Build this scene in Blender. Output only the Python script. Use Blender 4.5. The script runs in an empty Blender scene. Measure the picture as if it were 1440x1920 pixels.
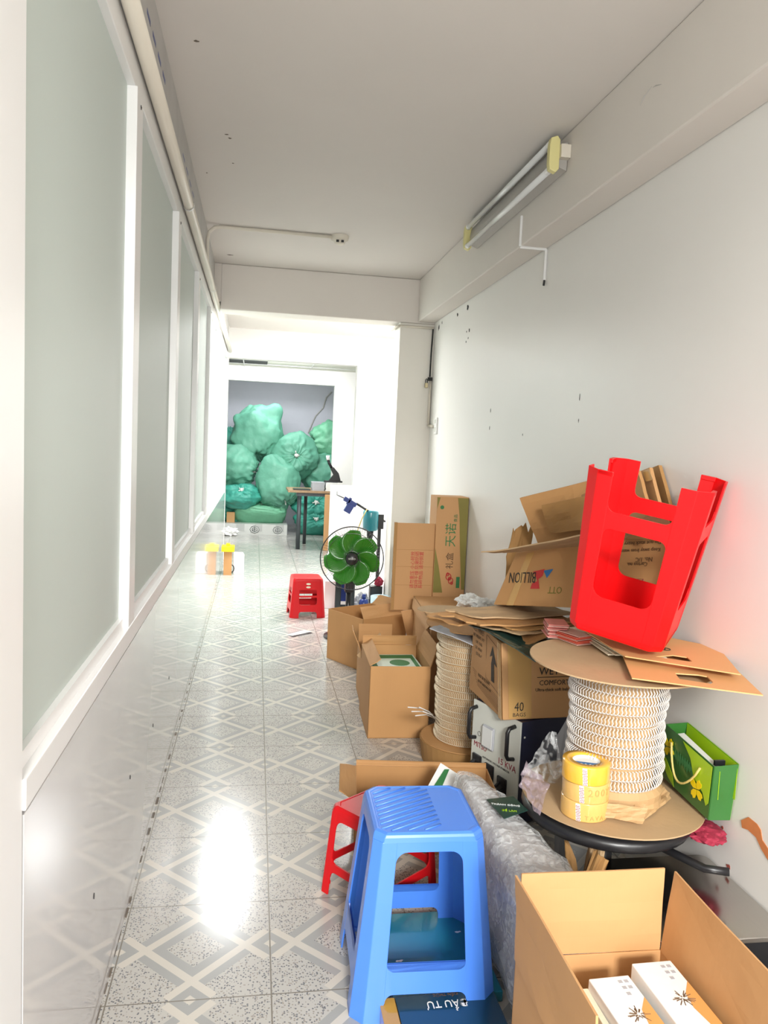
import bpy, bmesh, math, random
from mathutils import Vector, Matrix, noise
from mathutils.geometry import tessellate_polygon
random.seed(7)
S = bpy.context.scene
C = S.collection
PI = math.pi
R = math.radians

# ------------------------------------------------------------------ camera
FPX, CAMH = 1442.0, 1.38
def _ray(u, v): return Vector((u-720.0, -(v-960.0), -FPX))
_fw = _ray(480, 828).normalized()
_t = R(2.57)
_a = Vector((-math.sin(_t), -math.cos(_t), 0)); _b = Vector((0, 0, -FPX))
_s = -(_b.dot(_fw))/(_a.dot(_fw))
_up = -((_a*_s+_b).normalized())
_rt = _fw.cross(_up)
ROT = Matrix((_rt, _fw, _up))           # camera axes -> world axes (x right, y down the corridor, z up)
cam_data = bpy.data.cameras.new('camera')
cam = bpy.data.objects.new('camera', cam_data); C.objects.link(cam)
cam.matrix_world = Matrix.Translation((0, 0, CAMH)) @ ROT.to_4x4()
cam_data.sensor_fit = 'VERTICAL'; cam_data.sensor_height = 24.0
cam_data.lens = FPX/1920.0*24.0
cam_data.clip_start = 0.05; cam_data.clip_end = 60
S.camera = cam
def _w(u, v): return ROT @ _ray(u, v)
O = Vector((0, 0, CAMH))
def az(u, v, z): w = _w(u, v); return w*((z-CAMH)/w.z)+O
def ax(u, v, x): w = _w(u, v); return w*(x/w.x)+O
def ay(u, v, y): w = _w(u, v); return w*(y/w.y)+O

# ------------------------------------------------------------------ light, world, exposure
S.view_settings.view_transform = 'Standard'
S.view_settings.look = 'None'
S.view_settings.gamma = 1.0
S.view_settings.use_curve_mapping = False
S.view_settings.exposure = 0.93
wd = bpy.data.worlds.new('world'); S.world = wd; wd.use_nodes = True
wd.node_tree.nodes['Background'].inputs[0].default_value = (0.95, 0.98, 1.0, 1)
wd.node_tree.nodes['Background'].inputs[1].default_value = 1.2
def area(name, loc, size, power, aim, col=(1, 1, 1), spread=180):
    l = bpy.data.lights.new(name, 'AREA'); l.shape = 'RECTANGLE'
    l.size, l.size_y = size; l.energy = power; l.color = col; l.spread = R(spread)
    o = bpy.data.objects.new(name, l); C.objects.link(o)
    o.location = loc
    o.rotation_euler = (Vector(aim)-Vector(loc)).to_track_quat('-Z', 'Y').to_euler()
    return o
# daylight through the open shopfront behind the camera
area('daylight_opening', (0.1, -4.6, 3.45), (1.2, 0.8), 300, (0.8, 2.5, 0.6), (1.0, 0.985, 0.95))
area('daylight_opening_low', (0.3, -2.4, 1.5), (1.5, 1.8), 38, (0.7, 2.5, 1.0), (1.0, 0.99, 0.97))
# lamps of the room beyond the beam, then of the store room, last an added fill
area('room_lamp_light', (-0.14, 6.72, 2.56), (0.10, 1.1), 40, (-0.14, 6.72, 0), (0.97, 0.99, 1.0))
area('room_lamp_light_far', (1.75, 7.5, 2.56), (0.25, 1.2), 75, (1.5, 7.5, 0), (0.97, 0.99, 1.0))
area('store_lamp_light', (0.3, 10.1, 2.36), (1.2, 0.2), 24, (0.3, 11.2, 0.4), (0.95, 0.98, 1.0))
area('store_fill_light_inner', (0.3, 11.75, 2.38), (1.2, 0.2), 7, (0.3, 12.3, 0.9), (0.95, 0.97, 1.0))  # unseen fill added behind the frame to brighten sacks and store wall

# ------------------------------------------------------------------ materials
def mat(name, col, rough=0.5, metal=0.0, bump=0.0, bscale=200.0, var=0.0, vscale=6.0, coat=0.0, spec=0.5, trans=0.0, stretch=None):
    m = bpy.data.materials.new(name); m.use_nodes = True
    nt = m.node_tree; p = nt.nodes['Principled BSDF']
    p.inputs['Base Color'].default_value = (*col, 1)
    p.inputs['Roughness'].default_value = rough; p.inputs['Metallic'].default_value = metal
    p.inputs['Coat Weight'].default_value = coat; p.inputs['Specular IOR Level'].default_value = spec
    p.inputs['Transmission Weight'].default_value = trans
    tc = nt.nodes.new('ShaderNodeTexCoord'); mp = nt.nodes.new('ShaderNodeMapping')
    nt.links.new(tc.outputs['Object'], mp.inputs[0])
    if stretch: mp.inputs['Scale'].default_value = stretch
    n = nt.nodes.new('ShaderNodeTexNoise'); n.inputs['Scale'].default_value = vscale; n.inputs['Detail'].default_value = 5
    nt.links.new(mp.outputs[0], n.inputs['Vector'])
    mx = nt.nodes.new('ShaderNodeMix'); mx.data_type = 'RGBA'
    mx.inputs[6].default_value = (*[max(0, c*(1-var)) for c in col], 1)
    mx.inputs[7].default_value = (*[min(1, c*(1+var)) for c in col], 1)
    nt.links.new(n.outputs[0], mx.inputs[0]); nt.links.new(mx.outputs[2], p.inputs['Base Color'])
    if bump > 0:
        n2 = nt.nodes.new('ShaderNodeTexNoise'); n2.inputs['Scale'].default_value = bscale; n2.inputs['Detail'].default_value = 4
        nt.links.new(mp.outputs[0], n2.inputs['Vector'])
        b = nt.nodes.new('ShaderNodeBump'); b.inputs['Strength'].default_value = bump; b.inputs['Distance'].default_value = 0.03 if name.endswith('sack') else 0.004
        nt.links.new(n2.outputs[0], b.inputs['Height']); nt.links.new(b.outputs[0], p.inputs['Normal'])
    return m
def film_mat(name, tint=(0.9, 0.92, 0.93), clear=0.55, rough=0.12, bs=25):
    m = bpy.data.materials.new(name); m.use_nodes = True; nt = m.node_tree
    p = nt.nodes['Principled BSDF']; out = nt.nodes['Material Output']
    p.inputs['Base Color'].default_value = (*tint, 1); p.inputs['Roughness'].default_value = rough
    p.inputs['Specular IOR Level'].default_value = 0.9
    tr = nt.nodes.new('ShaderNodeBsdfTransparent'); mx = nt.nodes.new('ShaderNodeMixShader')
    n = nt.nodes.new('ShaderNodeTexNoise'); n.inputs['Scale'].default_value = bs; n.inputs['Detail'].default_value = 6
    n.inputs['Distortion'].default_value = 1.2
    tc = nt.nodes.new('ShaderNodeTexCoord'); nt.links.new(tc.outputs['Object'], n.inputs['Vector'])
    rp = nt.nodes.new('ShaderNodeMapRange'); rp.inputs[1].default_value = 0.4; rp.inputs[2].default_value = 0.7
    rp.inputs[3].default_value = 1-clear-0.18; rp.inputs[4].default_value = min(1, 1-clear+0.25)
    nt.links.new(n.outputs[0], rp.inputs[0]); nt.links.new(rp.outputs[0], mx.inputs[0])
    nt.links.new(tr.outputs[0], mx.inputs[1]); nt.links.new(p.outputs[0], mx.inputs[2])
    b = nt.nodes.new('ShaderNodeBump'); b.inputs['Strength'].default_value = 0.9; b.inputs['Distance'].default_value = 0.01
    nt.links.new(n.outputs[0], b.inputs['Height']); nt.links.new(b.outputs[0], p.inputs['Normal'])
    nt.links.new(mx.outputs[0], out.inputs['Surface'])
    return m

def floor_mat():
    m = bpy.data.materials.new('patterned_floor_tile'); m.use_nodes = True; nt = m.node_tree
    p = nt.nodes['Principled BSDF']; L = nt.links
    tc = nt.nodes.new('ShaderNodeTexCoord'); sp = nt.nodes.new('ShaderNodeSeparateXYZ'); L.new(tc.outputs['Object'], sp.inputs[0])
    def mth(op, a, b=None, c=None):
        n = nt.nodes.new('ShaderNodeMath'); n.operation = op
        for i, x in enumerate((a, b, c)):
            if x is None: continue
            if isinstance(x, (int, float)): n.inputs[i].default_value = x
            else: L.new(x, n.inputs[i])
        return n.outputs[0]
    u = mth('FRACT', mth('DIVIDE', mth('ADD', sp.outputs[0], 8.0-0.08), 0.4))
    v = mth('FRACT', mth('DIVIDE', mth('ADD', sp.outputs[1], 8.0-0.235), 0.4))
    a = mth('ABSOLUTE', mth('SUBTRACT', mth('ADD', u, v), 1.0))
    b = mth('ABSOLUTE', mth('SUBTRACT', u, v))
    d = mth('MAXIMUM', a, b); mn = mth('MINIMUM', a, b)
    def mix(f, c1, c2):
        n = nt.nodes.new('ShaderNodeMix'); n.data_type = 'RGBA'; L.new(f, n.inputs[0])
        for i, c in ((6, c1), (7, c2)):
            if isinstance(c, tuple): n.inputs[i].default_value = (*c, 1)
            else: L.new(c, n.inputs[i])
        return n.outputs[2]
    lt = lambda x, t: mth('LESS_THAN', x, t)
    gt = lambda x, t: mth('GREATER_THAN', x, t)
    def band(x, lo, hi): return mth('MULTIPLY', gt(x, lo), lt(x, hi))
    # terrazzo chips
    vo = nt.nodes.new('ShaderNodeTexVoronoi'); vo.inputs['Scale'].default_value = 170; L.new(tc.outputs['Object'], vo.inputs['Vector'])
    cs = nt.nodes.new('ShaderNodeSeparateColor'); L.new(vo.outputs['Color'], cs.inputs[0])
    chip = mth('MULTIPLY', gt(cs.outputs[0], 0.42), lt(vo.outputs['Distance'], 0.42))
    chip2 = mth('MULTIPLY', gt(cs.outputs[1], 0.72), lt(vo.outputs['Distance'], 0.40))
    speck = mix(chip, (0.50, 0.485, 0.455), (0.17, 0.175, 0.19))
    speck = mix(chip2, speck, (0.34, 0.31, 0.27))
    light = (0.60, 0.565, 0.505); gray = (0.365, 0.37, 0.36)
    col = mix(mth('MULTIPLY', gt(a, 0.46), gt(b, 0.46)), speck, light)
    col = mix(band(a, 0.37, 0.455), col, gray)
    col = mix(band(b, 0.37, 0.455), col, gray)
    col = mix(mth('MULTIPLY', band(b, 0.29, 0.37), lt(a, 0.62)), col, light)
    col = mix(mth('MULTIPLY', band(a, 0.29, 0.37), lt(b, 0.62)), col, light)
    col = mix(mth('MULTIPLY', lt(d, 0.29), gt(d, 0.195)), col, gray)
    # joints and grime
    eu = mth('MINIMUM', u, mth('SUBTRACT', 1.0, u)); ev = mth('MINIMUM', v, mth('SUBTRACT', 1.0, v))
    j = lt(mth('MINIMUM', eu, ev), 0.0048)
    col = mix(j, col, (0.22, 0.20, 0.17))
    n = nt.nodes.new('ShaderNodeTexNoise'); n.inputs['Scale'].default_value = 2.2; n.inputs['Detail'].default_value = 6
    L.new(tc.outputs['Object'], n.inputs['Vector'])
    g = nt.nodes.new('ShaderNodeMix'); g.data_type = 'RGBA'; g.blend_type = 'MULTIPLY'
    mr = nt.nodes.new('ShaderNodeMapRange'); mr.inputs[1].default_value = 0.35; mr.inputs[2].default_value = 0.7
    mr.inputs[3].default_value = 0.0; mr.inputs[4].default_value = 0.35
    L.new(n.outputs[0], mr.inputs[0]); L.new(mr.outputs[0], g.inputs[0]); L.new(col, g.inputs[6]); g.inputs[7].default_value = (0.72, 0.70, 0.66, 1)
    L.new(g.outputs[2], p.inputs['Base Color'])
    rr = nt.nodes.new('ShaderNodeMapRange'); rr.inputs[3].default_value = 0.12; rr.inputs[4].default_value = 0.24
    L.new(n.outputs[0], rr.inputs[0]); L.new(rr.outputs[0], p.inputs['Roughness'])
    p.inputs['Specular IOR Level'].default_value = 0.6
    return m

M = {}
M['floor'] = floor_mat()
M['wall'] = mat('white_wall_paint', (0.80, 0.785, 0.755), 0.5, var=0.03, vscale=2.5, bump=0.05, bscale=60)
M['wall_gloss'] = mat('glossy_wall_paint', (0.86, 0.845, 0.81), 0.33, var=0.025, vscale=2.0, bump=0.04, bscale=14, spec=0.4)
M['ceil'] = mat('ceiling_paint', (0.73, 0.69, 0.645), 0.75, var=0.04, vscale=1.6, bump=0.05, bscale=40)
M['beam'] = mat('beam_paint', (0.74, 0.695, 0.64), 0.6, var=0.04, vscale=2.5, bump=0.05, bscale=50)
M['cream'] = mat('cream_pillar_paint', (0.80, 0.77, 0.70), 0.5, var=0.03)
M['plaster'] = mat('grey_plaster', (0.50, 0.485, 0.46), 0.8, var=0.14, vscale=6, bump=0.15, bscale=40)
M['laminate'] = mat('gloss_white_panel', (0.64, 0.625, 0.62), 0.10, var=0.02, spec=0.7, coat=0.5, bump=0.008, bscale=2.5)
M['alu'] = mat('white_powder_coated_frame', (0.84, 0.84, 0.83), 0.3, var=0.02)
M['glass'] = mat('frosted_green_glass', (0.55, 0.62, 0.58), 0.5, var=0.05, vscale=1.0, spec=0.5)
M['gap'] = mat('dark_gap', (0.03, 0.03, 0.03), 0.8)
M['pvc'] = mat('aged_pvc_pipe', (0.72, 0.67, 0.57), 0.35, var=0.04)
M['white_pl'] = mat('white_plastic', (0.82, 0.82, 0.80), 0.35)
M['kraft'] = mat('kraft_cardboard', (0.47, 0.25, 0.095), 0.75, var=0.07, vscale=9, bump=0.10, bscale=90, stretch=(1, 1, 0.15))
M['kraft_l'] = mat('light_kraft_cardboard', (0.52, 0.285, 0.12), 0.7, var=0.05, vscale=7, bump=0.08, bscale=90, stretch=(1, 1, 0.15))
M['kraft_d'] = mat('brown_cardboard', (0.38, 0.205, 0.07), 0.8, var=0.10, vscale=10, bump=0.12, bscale=80)
M['kraft_g'] = mat('greyish_cardboard', (0.47, 0.32, 0.175), 0.8, var=0.12, vscale=8, bump=0.15, bscale=60)
M['kraft_o'] = mat('orange_kraft_board', (0.68, 0.38, 0.155), 0.6, var=0.05, vscale=6)
M['tape_k'] = mat('brown_packing_tape', (0.55, 0.33, 0.12), 0.2, var=0.05, coat=0.4)
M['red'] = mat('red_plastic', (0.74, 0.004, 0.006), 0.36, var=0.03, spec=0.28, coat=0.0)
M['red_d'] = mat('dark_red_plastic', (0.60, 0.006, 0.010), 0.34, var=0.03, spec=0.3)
M['blue'] = mat('blue_plastic', (0.07, 0.225, 0.76), 0.3, var=0.03, spec=0.5, coat=0.15)
M['black'] = mat('black_plastic', (0.012, 0.012, 0.014), 0.35)
M['blackm'] = mat('black_metal', (0.02, 0.02, 0.022), 0.3, metal=0.3)
M['navy'] = mat('navy_steel', (0.012, 0.014, 0.04), 0.35, var=0.1)
M['offwhite'] = mat('off_white_steel', (0.66, 0.68, 0.62), 0.4, var=0.03)
M['green_sack'] = mat('green_woven_sack', (0.125, 0.37, 0.26), 0.5, var=0.22, vscale=3.5, bump=0.45, bscale=9)
M['green_sack2'] = mat('pale_green_sack', (0.17, 0.47, 0.29), 0.5, var=0.2, vscale=5, bump=0.45, bscale=10)
M['green_sack3'] = mat('teal_sack', (0.05, 0.34, 0.26), 0.45, var=0.25, vscale=5, bump=0.5, bscale=10)
M['knot'] = mat('white_tie_string', (0.72, 0.72, 0.68), 0.6, var=0.3, vscale=40)
M['fan_green'] = mat('translucent_green_blade', (0.03, 0.22, 0.012), 0.25, coat=0.3)
M['wire_w'] = mat('white_binding_wire', (0.70, 0.675, 0.64), 0.35)
M['wire_c'] = mat('cream_binding_wire', (0.74, 0.66, 0.50), 0.4)
M['paper_b'] = mat('brown_wrapping_paper', (0.52, 0.33, 0.16), 0.7, var=0.1, vscale=12, bump=0.3, bscale=25)
M['paper_w'] = mat('white_paper', (0.82, 0.82, 0.80), 0.6, bump=0.15, bscale=30)
M['paper_c'] = mat('cream_paper', (0.78, 0.72, 0.55), 0.6)
M['grey_card'] = mat('grey_card', (0.40, 0.41, 0.44), 0.6, var=0.03)
M['dgreen'] = mat('dark_green_gloss_board', (0.02, 0.06, 0.05), 0.25, coat=0.4)
M['steel'] = mat('brushed_stainless', (0.55, 0.53, 0.50), 0.16, metal=1.0, var=0.05, stretch=(30, 1, 1))
M['tape_y'] = mat('yellow_tape', (0.86, 0.47, 0.05), 0.18, var=0.04, coat=0.6)
M['tape_p'] = mat('pale_yellow_tape', (0.76, 0.46, 0.14), 0.16, var=0.06, coat=0.7)
M['ink'] = mat('black_ink', (0.02, 0.018, 0.015), 0.6)
M['ink_br'] = mat('brown_ink', (0.13, 0.07, 0.03), 0.7)
M['ink_red'] = mat('red_ink', (0.50, 0.03, 0.03), 0.6)
M['ink_dred'] = mat('dark_red_ink', (0.28, 0.02, 0.04), 0.6)
M['ink_green'] = mat('green_ink', (0.03, 0.17, 0.05), 0.6)
M['ink_olive'] = mat('olive_ink', (0.20, 0.17, 0.03), 0.6, var=0.08)
M['ink_blue'] = mat('blue_ink', (0.02, 0.14, 0.36), 0.5)
M['ink_org'] = mat('orange_ink', (0.75, 0.34, 0.10), 0.5)
M['bag_dg'] = mat('dark_green_gift_bag', (0.035, 0.15, 0.03), 0.35, var=0.15, coat=0.2)
M['bag_lime'] = mat('lime_gift_bag', (0.38, 0.62, 0.01), 0.35, coat=0.2)
M['bag_lime2'] = mat('deep_lime_lining', (0.20, 0.42, 0.01), 0.4)
M['yellow'] = mat('yellow_flower', (0.92, 0.72, 0.0), 0.4)
M['gold'] = mat('gold_cord', (0.70, 0.56, 0.18), 0.5, bump=0.6, bscale=500)
M['teal'] = mat('teal_motor_paint', (0.015, 0.22, 0.27), 0.3, var=0.06, coat=0.3)
M['dblue'] = mat('deep_blue_plastic', (0.015, 0.04, 0.22), 0.35)
M['teal_board'] = mat('teal_laminated_board', (0.012, 0.20, 0.28), 0.2, var=0.25, vscale=5, coat=0.6)
M['navy_board'] = mat('navy_printed_board', (0.008, 0.045, 0.085), 0.2, coat=0.5)
M['amber'] = mat('amber_gloss_strip', (0.50, 0.27, 0.04), 0.2, coat=0.4)
M['film'] = film_mat('clear_wrinkled_film', clear=0.80, rough=0.06)
M['film_b'] = film_mat('bubble_film', (0.85, 0.87, 0.88), clear=0.60, rough=0.06, bs=42)
M['film_p'] = film_mat('purple_tinted_film', (0.42, 0.34, 0.40), clear=0.68, rough=0.08)
M['bundle'] = mat('grey_wrapped_goods', (0.50, 0.47, 0.47), 0.3, var=0.3, vscale=5)
M['tube'] = mat('unlit_tube_glass', (0.74, 0.76, 0.75), 0.15, coat=0.5)
M['endcap'] = mat('yellowed_end_cap', (0.72, 0.66, 0.30), 0.4)
M['reflector'] = mat('grey_lamp_tray', (0.42, 0.40, 0.37), 0.35, var=0.1)
M['orange_stain'] = mat('orange_brown_stain', (0.66, 0.23, 0.08), 0.6, var=0.15, vscale=30)
M['red_stain'] = mat('dark_red_scuff', (0.32, 0.07, 0.05), 0.7)
M['dirt'] = mat('brown_dirt', (0.16, 0.13, 0.10), 0.9)
M['lav'] = mat('lavender_white_wall', (0.66, 0.66, 0.73), 0.7, var=0.08, vscale=3, bump=0.08, bscale=30)
M['tile_g'] = mat('light_grey_step_tile', (0.62, 0.63, 0.60), 0.3, var=0.04)
M['tile_g2'] = mat('grey_step_tile', (0.46, 0.47, 0.45), 0.3, var=0.04)
M['dropc'] = mat('suspended_ceiling_tile', (0.62, 0.63, 0.55), 0.8, var=0.05)
M['wood'] = mat('chipboard_table_top', (0.30, 0.19, 0.10), 0.5, var=0.4, vscale=30)
M['leg_d'] = mat('dark_grey_metal_leg', (0.035, 0.045, 0.05), 0.4)
M['brass'] = mat('old_brass', (0.42, 0.36, 0.22), 0.4, metal=0.7)
M['env'] = mat('pink_red_envelope', (0.62, 0.20, 0.17), 0.5, var=0.15, vscale=20)
M['env3'] = mat('faded_pink_envelope', (0.60, 0.36, 0.30), 0.5, var=0.15)
M['env2'] = mat('orange_red_envelope', (0.72, 0.13, 0.08), 0.5, var=0.1)
M['lblue'] = mat('pale_blue_film_roll', (0.50, 0.66, 0.74), 0.3, var=0.05)
M['redcloth'] = mat('crimson_cloth', (0.32, 0.02, 0.05), 0.8, bump=0.3, bscale=30)
M['greenpr'] = mat('green_white_print', (0.60, 0.72, 0.62), 0.4, var=0.12, vscale=20)

# ------------------------------------------------------------------ builders
class B:
    def __init__(s): s.bm = bmesh.new(); s.mi = 0
    def face(s, vs):
        try:
            f = s.bm.faces.new(vs); f.material_index = s.mi; return f
        except ValueError: return None
    def hexa(s, p):                      # 8 points: bottom ring 4, top ring 4
        v = [s.bm.verts.new(q) for q in p]
        for f in ((3, 2, 1, 0), (4, 5, 6, 7), (0, 1, 5, 4), (1, 2, 6, 5), (2, 3, 7, 6), (3, 0, 4, 7)):
            s.face([v[i] for i in f])
        return s
    def box(s, lo, hi, m=None):
        x0, y0, z0 = lo; x1, y1, z1 = hi
        p = [(x0, y0, z0), (x1, y0, z0), (x1, y1, z0), (x0, y1, z0), (x0, y0, z1), (x1, y0, z1), (x1, y1, z1), (x0, y1, z1)]
        p = [Vector(q) for q in p]
        if m: p = [m @ q for q in p]
        return s.hexa(p)
    def prism(s, pts, off):              # planar polygon extruded by an offset vector
        off = Vector(off)
        a = [s.bm.verts.new(Vector(q)) for q in pts]; b = [s.bm.verts.new(Vector(q)+off) for q in pts]
        s.face(a[::-1]); s.face(b)
        n = len(pts)
        for i in range(n): s.face([a[i], a[(i+1) % n], b[(i+1) % n], b[i]])
        return s
    def tube(s, pts, r, n=8, closed=False, cap=True, taper=None):
        pts = [Vector(p) for p in pts]; rings = []; N = len(pts)
        prev = None
        for i, p in enumerate(pts):
            if closed: d = pts[(i+1) % N]-pts[i-1]
            else: d = pts[min(i+1, N-1)]-pts[max(i-1, 0)]
            d.normalize()
            if prev is None:
                ref = Vector((0, 0, 1)) if abs(d.z) < 0.9 else Vector((1, 0, 0))
                x = d.cross(ref).normalized()
            else:
                x = (prev-d*prev.dot(d)).normalized()
            prev = x; y = d.cross(x)
            rr = r if taper is None else r*taper[i]
            rings.append([s.bm.verts.new(p+(x*math.cos(2*PI*k/n)+y*math.sin(2*PI*k/n))*rr) for k in range(n)])
        for i in range(N if closed else N-1):
            A = rings[i]; Bq = rings[(i+1) % N]
            for k in range(n): s.face([A[k], A[(k+1) % n], Bq[(k+1) % n], Bq[k]])
        if cap and not closed: s.face(rings[0][::-1]); s.face(rings[-1])
        return s
    def lathe(s, prof, n=32, m=None, closed=False):   # profile of (r, z); closed joins last to first
        m = m or Matrix.Identity(4); rings = []
        for r, z in prof:
            if r < 1e-6: rings.append([s.bm.verts.new(m @ Vector((0, 0, z)))])
            else: rings.append([s.bm.verts.new(m @ Vector((r*math.cos(2*PI*k/n), r*math.sin(2*PI*k/n), z))) for k in range(n)])
        pairs = list(zip(rings[:-1], rings[1:]))
        if closed: pairs.append((rings[-1], rings[0]))
        for A, D in pairs:
            for k in range(n):
                k2 = (k+1) % n
                if len(A) == 1 and len(D) == 1: continue
                if len(A) == 1: s.face([A[0], D[k2], D[k]])
                elif len(D) == 1: s.face([A[k], A[k2], D[0]])
                else: s.face([A[k], A[k2], D[k2], D[k]])
        return s
    def patch(s, p00, p10, p11, p01, t=0.004, n=10, amp=0.0, fr=4.0, bow=0.0, seed=0, rag=0.0):
        P = [Vector(p) for p in (p00, p10, p11, p01)]
        nrm = (P[1]-P[0]).cross(P[3]-P[0]).normalized()
        g = []
        for i in range(n+1):
            row = []
            for j in range(n+1):
                a, b = i/n, j/n
                q = P[0]*(1-a)*(1-b)+P[1]*a*(1-b)+P[2]*a*b+P[3]*(1-a)*b
                h = amp*noise.noise(Vector((a*fr+seed*7.3, b*fr-seed*3.1, seed*1.7)))+bow*(4*a*(1-a))
                if rag and (i in (0, n) or j in (0, n)):
                    q = q+(P[1]-P[0])*0.5*rag*noise.noise(Vector((a*14, b*14, seed+5.)))+(P[3]-P[0])*0.5*rag*noise.noise(Vector((a*14+9, b*14, seed+2.)))
                q = q+nrm*h
                row.append((s.bm.verts.new(q), s.bm.verts.new(q-nrm*t)))
            g.append(row)
        for i in range(n):
            for j in range(n):
                s.face([g[i][j][0], g[i+1][j][0], g[i+1][j+1][0], g[i][j+1][0]])
                s.face([g[i][j][1], g[i][j+1][1], g[i+1][j+1][1], g[i+1][j][1]])
        def side(a, b): s.face([a[0], a[1], b[1], b[0]])
        for i in range(n):
            side(g[i][0], g[i+1][0]); side(g[i+1][n], g[i][n]); side(g[0][i+1], g[0][i]); side(g[n][i], g[n][i+1])
        return s

def obj(name, b, m, parent=None, smooth=False, world=False, bevel=0.0):
    me = bpy.data.meshes.new(name)
    if world and parent is not None:
        bmesh.ops.transform(b.bm, matrix=parent.matrix_basis.inverted(), verts=b.bm.verts)
    bmesh.ops.recalc_face_normals(b.bm, faces=b.bm.faces)
    b.bm.to_mesh(me); b.bm.free()
    for mm in (m if isinstance(m, (list, tuple)) else [m]): me.materials.append(mm)
    if smooth:
        for p in me.polygons: p.use_smooth = True
    o = bpy.data.objects.new(name, me); C.objects.link(o)
    if parent is not None: o.parent = parent
    if bevel:
        md = o.modifiers.new('edge', 'BEVEL'); md.width = bevel; md.segments = 2; md.limit_method = 'ANGLE'; md.angle_limit = R(40)
    return o
def tag(o, label, cat, group=None, kind=None):
    o['label'] = label; o['category'] = cat
    if group: o['group'] = group
    if kind: o['kind'] = kind
    return o
def thing(name, label, cat, loc=(0, 0, 0), rot=(0, 0, 0), group=None):
    o = bpy.data.objects.new(name, None); C.objects.link(o); o.empty_display_size = 0.05
    o.location = loc; o.rotation_euler = rot
    o.matrix_basis = Matrix.LocRotScale(Vector(loc), o.rotation_euler, None)
    return tag(o, label, cat, group)
def struct(name, b, m, smooth=False, bevel=0.0, parent=None):
    o = obj(name, b, m, parent, smooth, bevel=bevel)
    if parent is None: o['kind'] = 'structure'
    return o
def frame(o, xd, yd):
    x = Vector(xd).normalized(); y = Vector(yd); y = (y-x*y.dot(x)).normalized(); z = x.cross(y)
    m = Matrix((x, y, z)).transposed().to_4x4(); m.translation = Vector(o); return m
def text(name, body, size, m4, mt, parent, world=False, align='CENTER', ext=0.0004, xs=1.0, space=1.0, label=None):
    cu = bpy.data.curves.new('t', 'FONT'); cu.body = body; cu.size = size; cu.align_x = align; cu.align_y = 'CENTER'
    cu.extrude = ext; cu.resolution_u = 2; cu.space_character = space
    to = bpy.data.objects.new('t', cu)
    me = bpy.data.meshes.new_from_object(to); bpy.data.objects.remove(to); bpy.data.curves.remove(cu)
    mm = m4 @ Matrix.Diagonal((xs, 1, 1, 1))
    if world: mm = parent.matrix_basis.inverted() @ mm
    me.transform(mm); me.name = name
    me.materials.clear(); me.materials.append(mt)
    o = bpy.data.objects.new(name, me); C.objects.link(o); o.parent = parent
    if label: o['label'] = label
    return o
def dup(root, loc, rot=None, label=None, group=None):
    r = root.copy(); C.objects.link(r); r.location = loc
    if rot is not None: r.rotation_euler = rot
    if label: r['label'] = label
    if group: r['group'] = group
    for ch in list(root.children):
        c = ch.copy(); C.objects.link(c); c.parent = r
        for gch in list(ch.children):
            d = gch.copy(); C.objects.link(d); d.parent = c
    return r
def wbox(*a, **k): return B().box(*a, **k)

# ------------------------------------------------------------------ setting
XL, XR, HC, YB = -0.33, 1.31, 2.65, 5.8     # left wall, right wall, ceiling, cross beam
struct('floor', wbox((-1.6, -1.6, -0.06), (2.3, 13.2, 0)), M['floor'])
struct('ceiling', wbox((-1.6, -1.6, HC), (2.3, 9.1, HC+0.08)), M['ceil'])
struct('wall_right', wbox((XR, -1.6, 0), (XR+0.15, YB, HC)), M['wall_gloss'])
struct('trim_1', wbox((1.18, -1.6, 2.335), (XR-0.001, YB-0.001, HC-0.001)), M['beam'], bevel=0.006)       # beam along the right wall
struct('trim_2', wbox((XL+0.047, YB, 2.325), (XR+0.15, YB+0.22, HC-0.001)), M['beam'], bevel=0.006)         # cross beam
struct('trim_25', wbox((XL-0.02, YB+.001, 2.378), (XL+0.0475, YB+0.21, HC-0.002)), M['beam'])
struct('trim_3', wbox((1.045, YB+0.002, 0), (XR+0.15, YB+0.22, 2.324)), M['cream'], bevel=0.004)           # pillar
# left side: solid pier by the camera, low glossy panels, partition frame with frosted panes, plaster band above
struct('wall_left', wbox((XL-0.14, -1.6, 0), (XL, 1.185, HC)), M['alu'])
seams = [1.192, 3.59, 5.99, 8.39, 8.85]
for i in range(4):
    struct('wall_left_panel', wbox((XL-0.06, seams[i]+0.003, 0.0), (XL, seams[i+1], 0.80)), M['laminate'], bevel=0.001)
struct('wall_left_core', wbox((XL-0.10, 1.19, 0.0), (XL-0.061, 8.85, 0.86)), M['gap'])
struct('trim_4', wbox((XL-0.10, 1.19, 0.808), (XL+0.004, 8.85, 0.858)), M['alu'], bevel=0.002)       # sill rail
struct('trim_5', wbox((XL-0.10, 1.19, 2.28), (XL-0.004, 8.85, 2.36)), M['alu'], bevel=0.002)       # head rail
struct('wall_left_band', wbox((XL-0.12, 1.19, 2.362), (XL, 8.85, HC)), M['plaster'])
ends = [1.19]+[2.25+1.1*k for k in range(6)]+[8.85]
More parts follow.
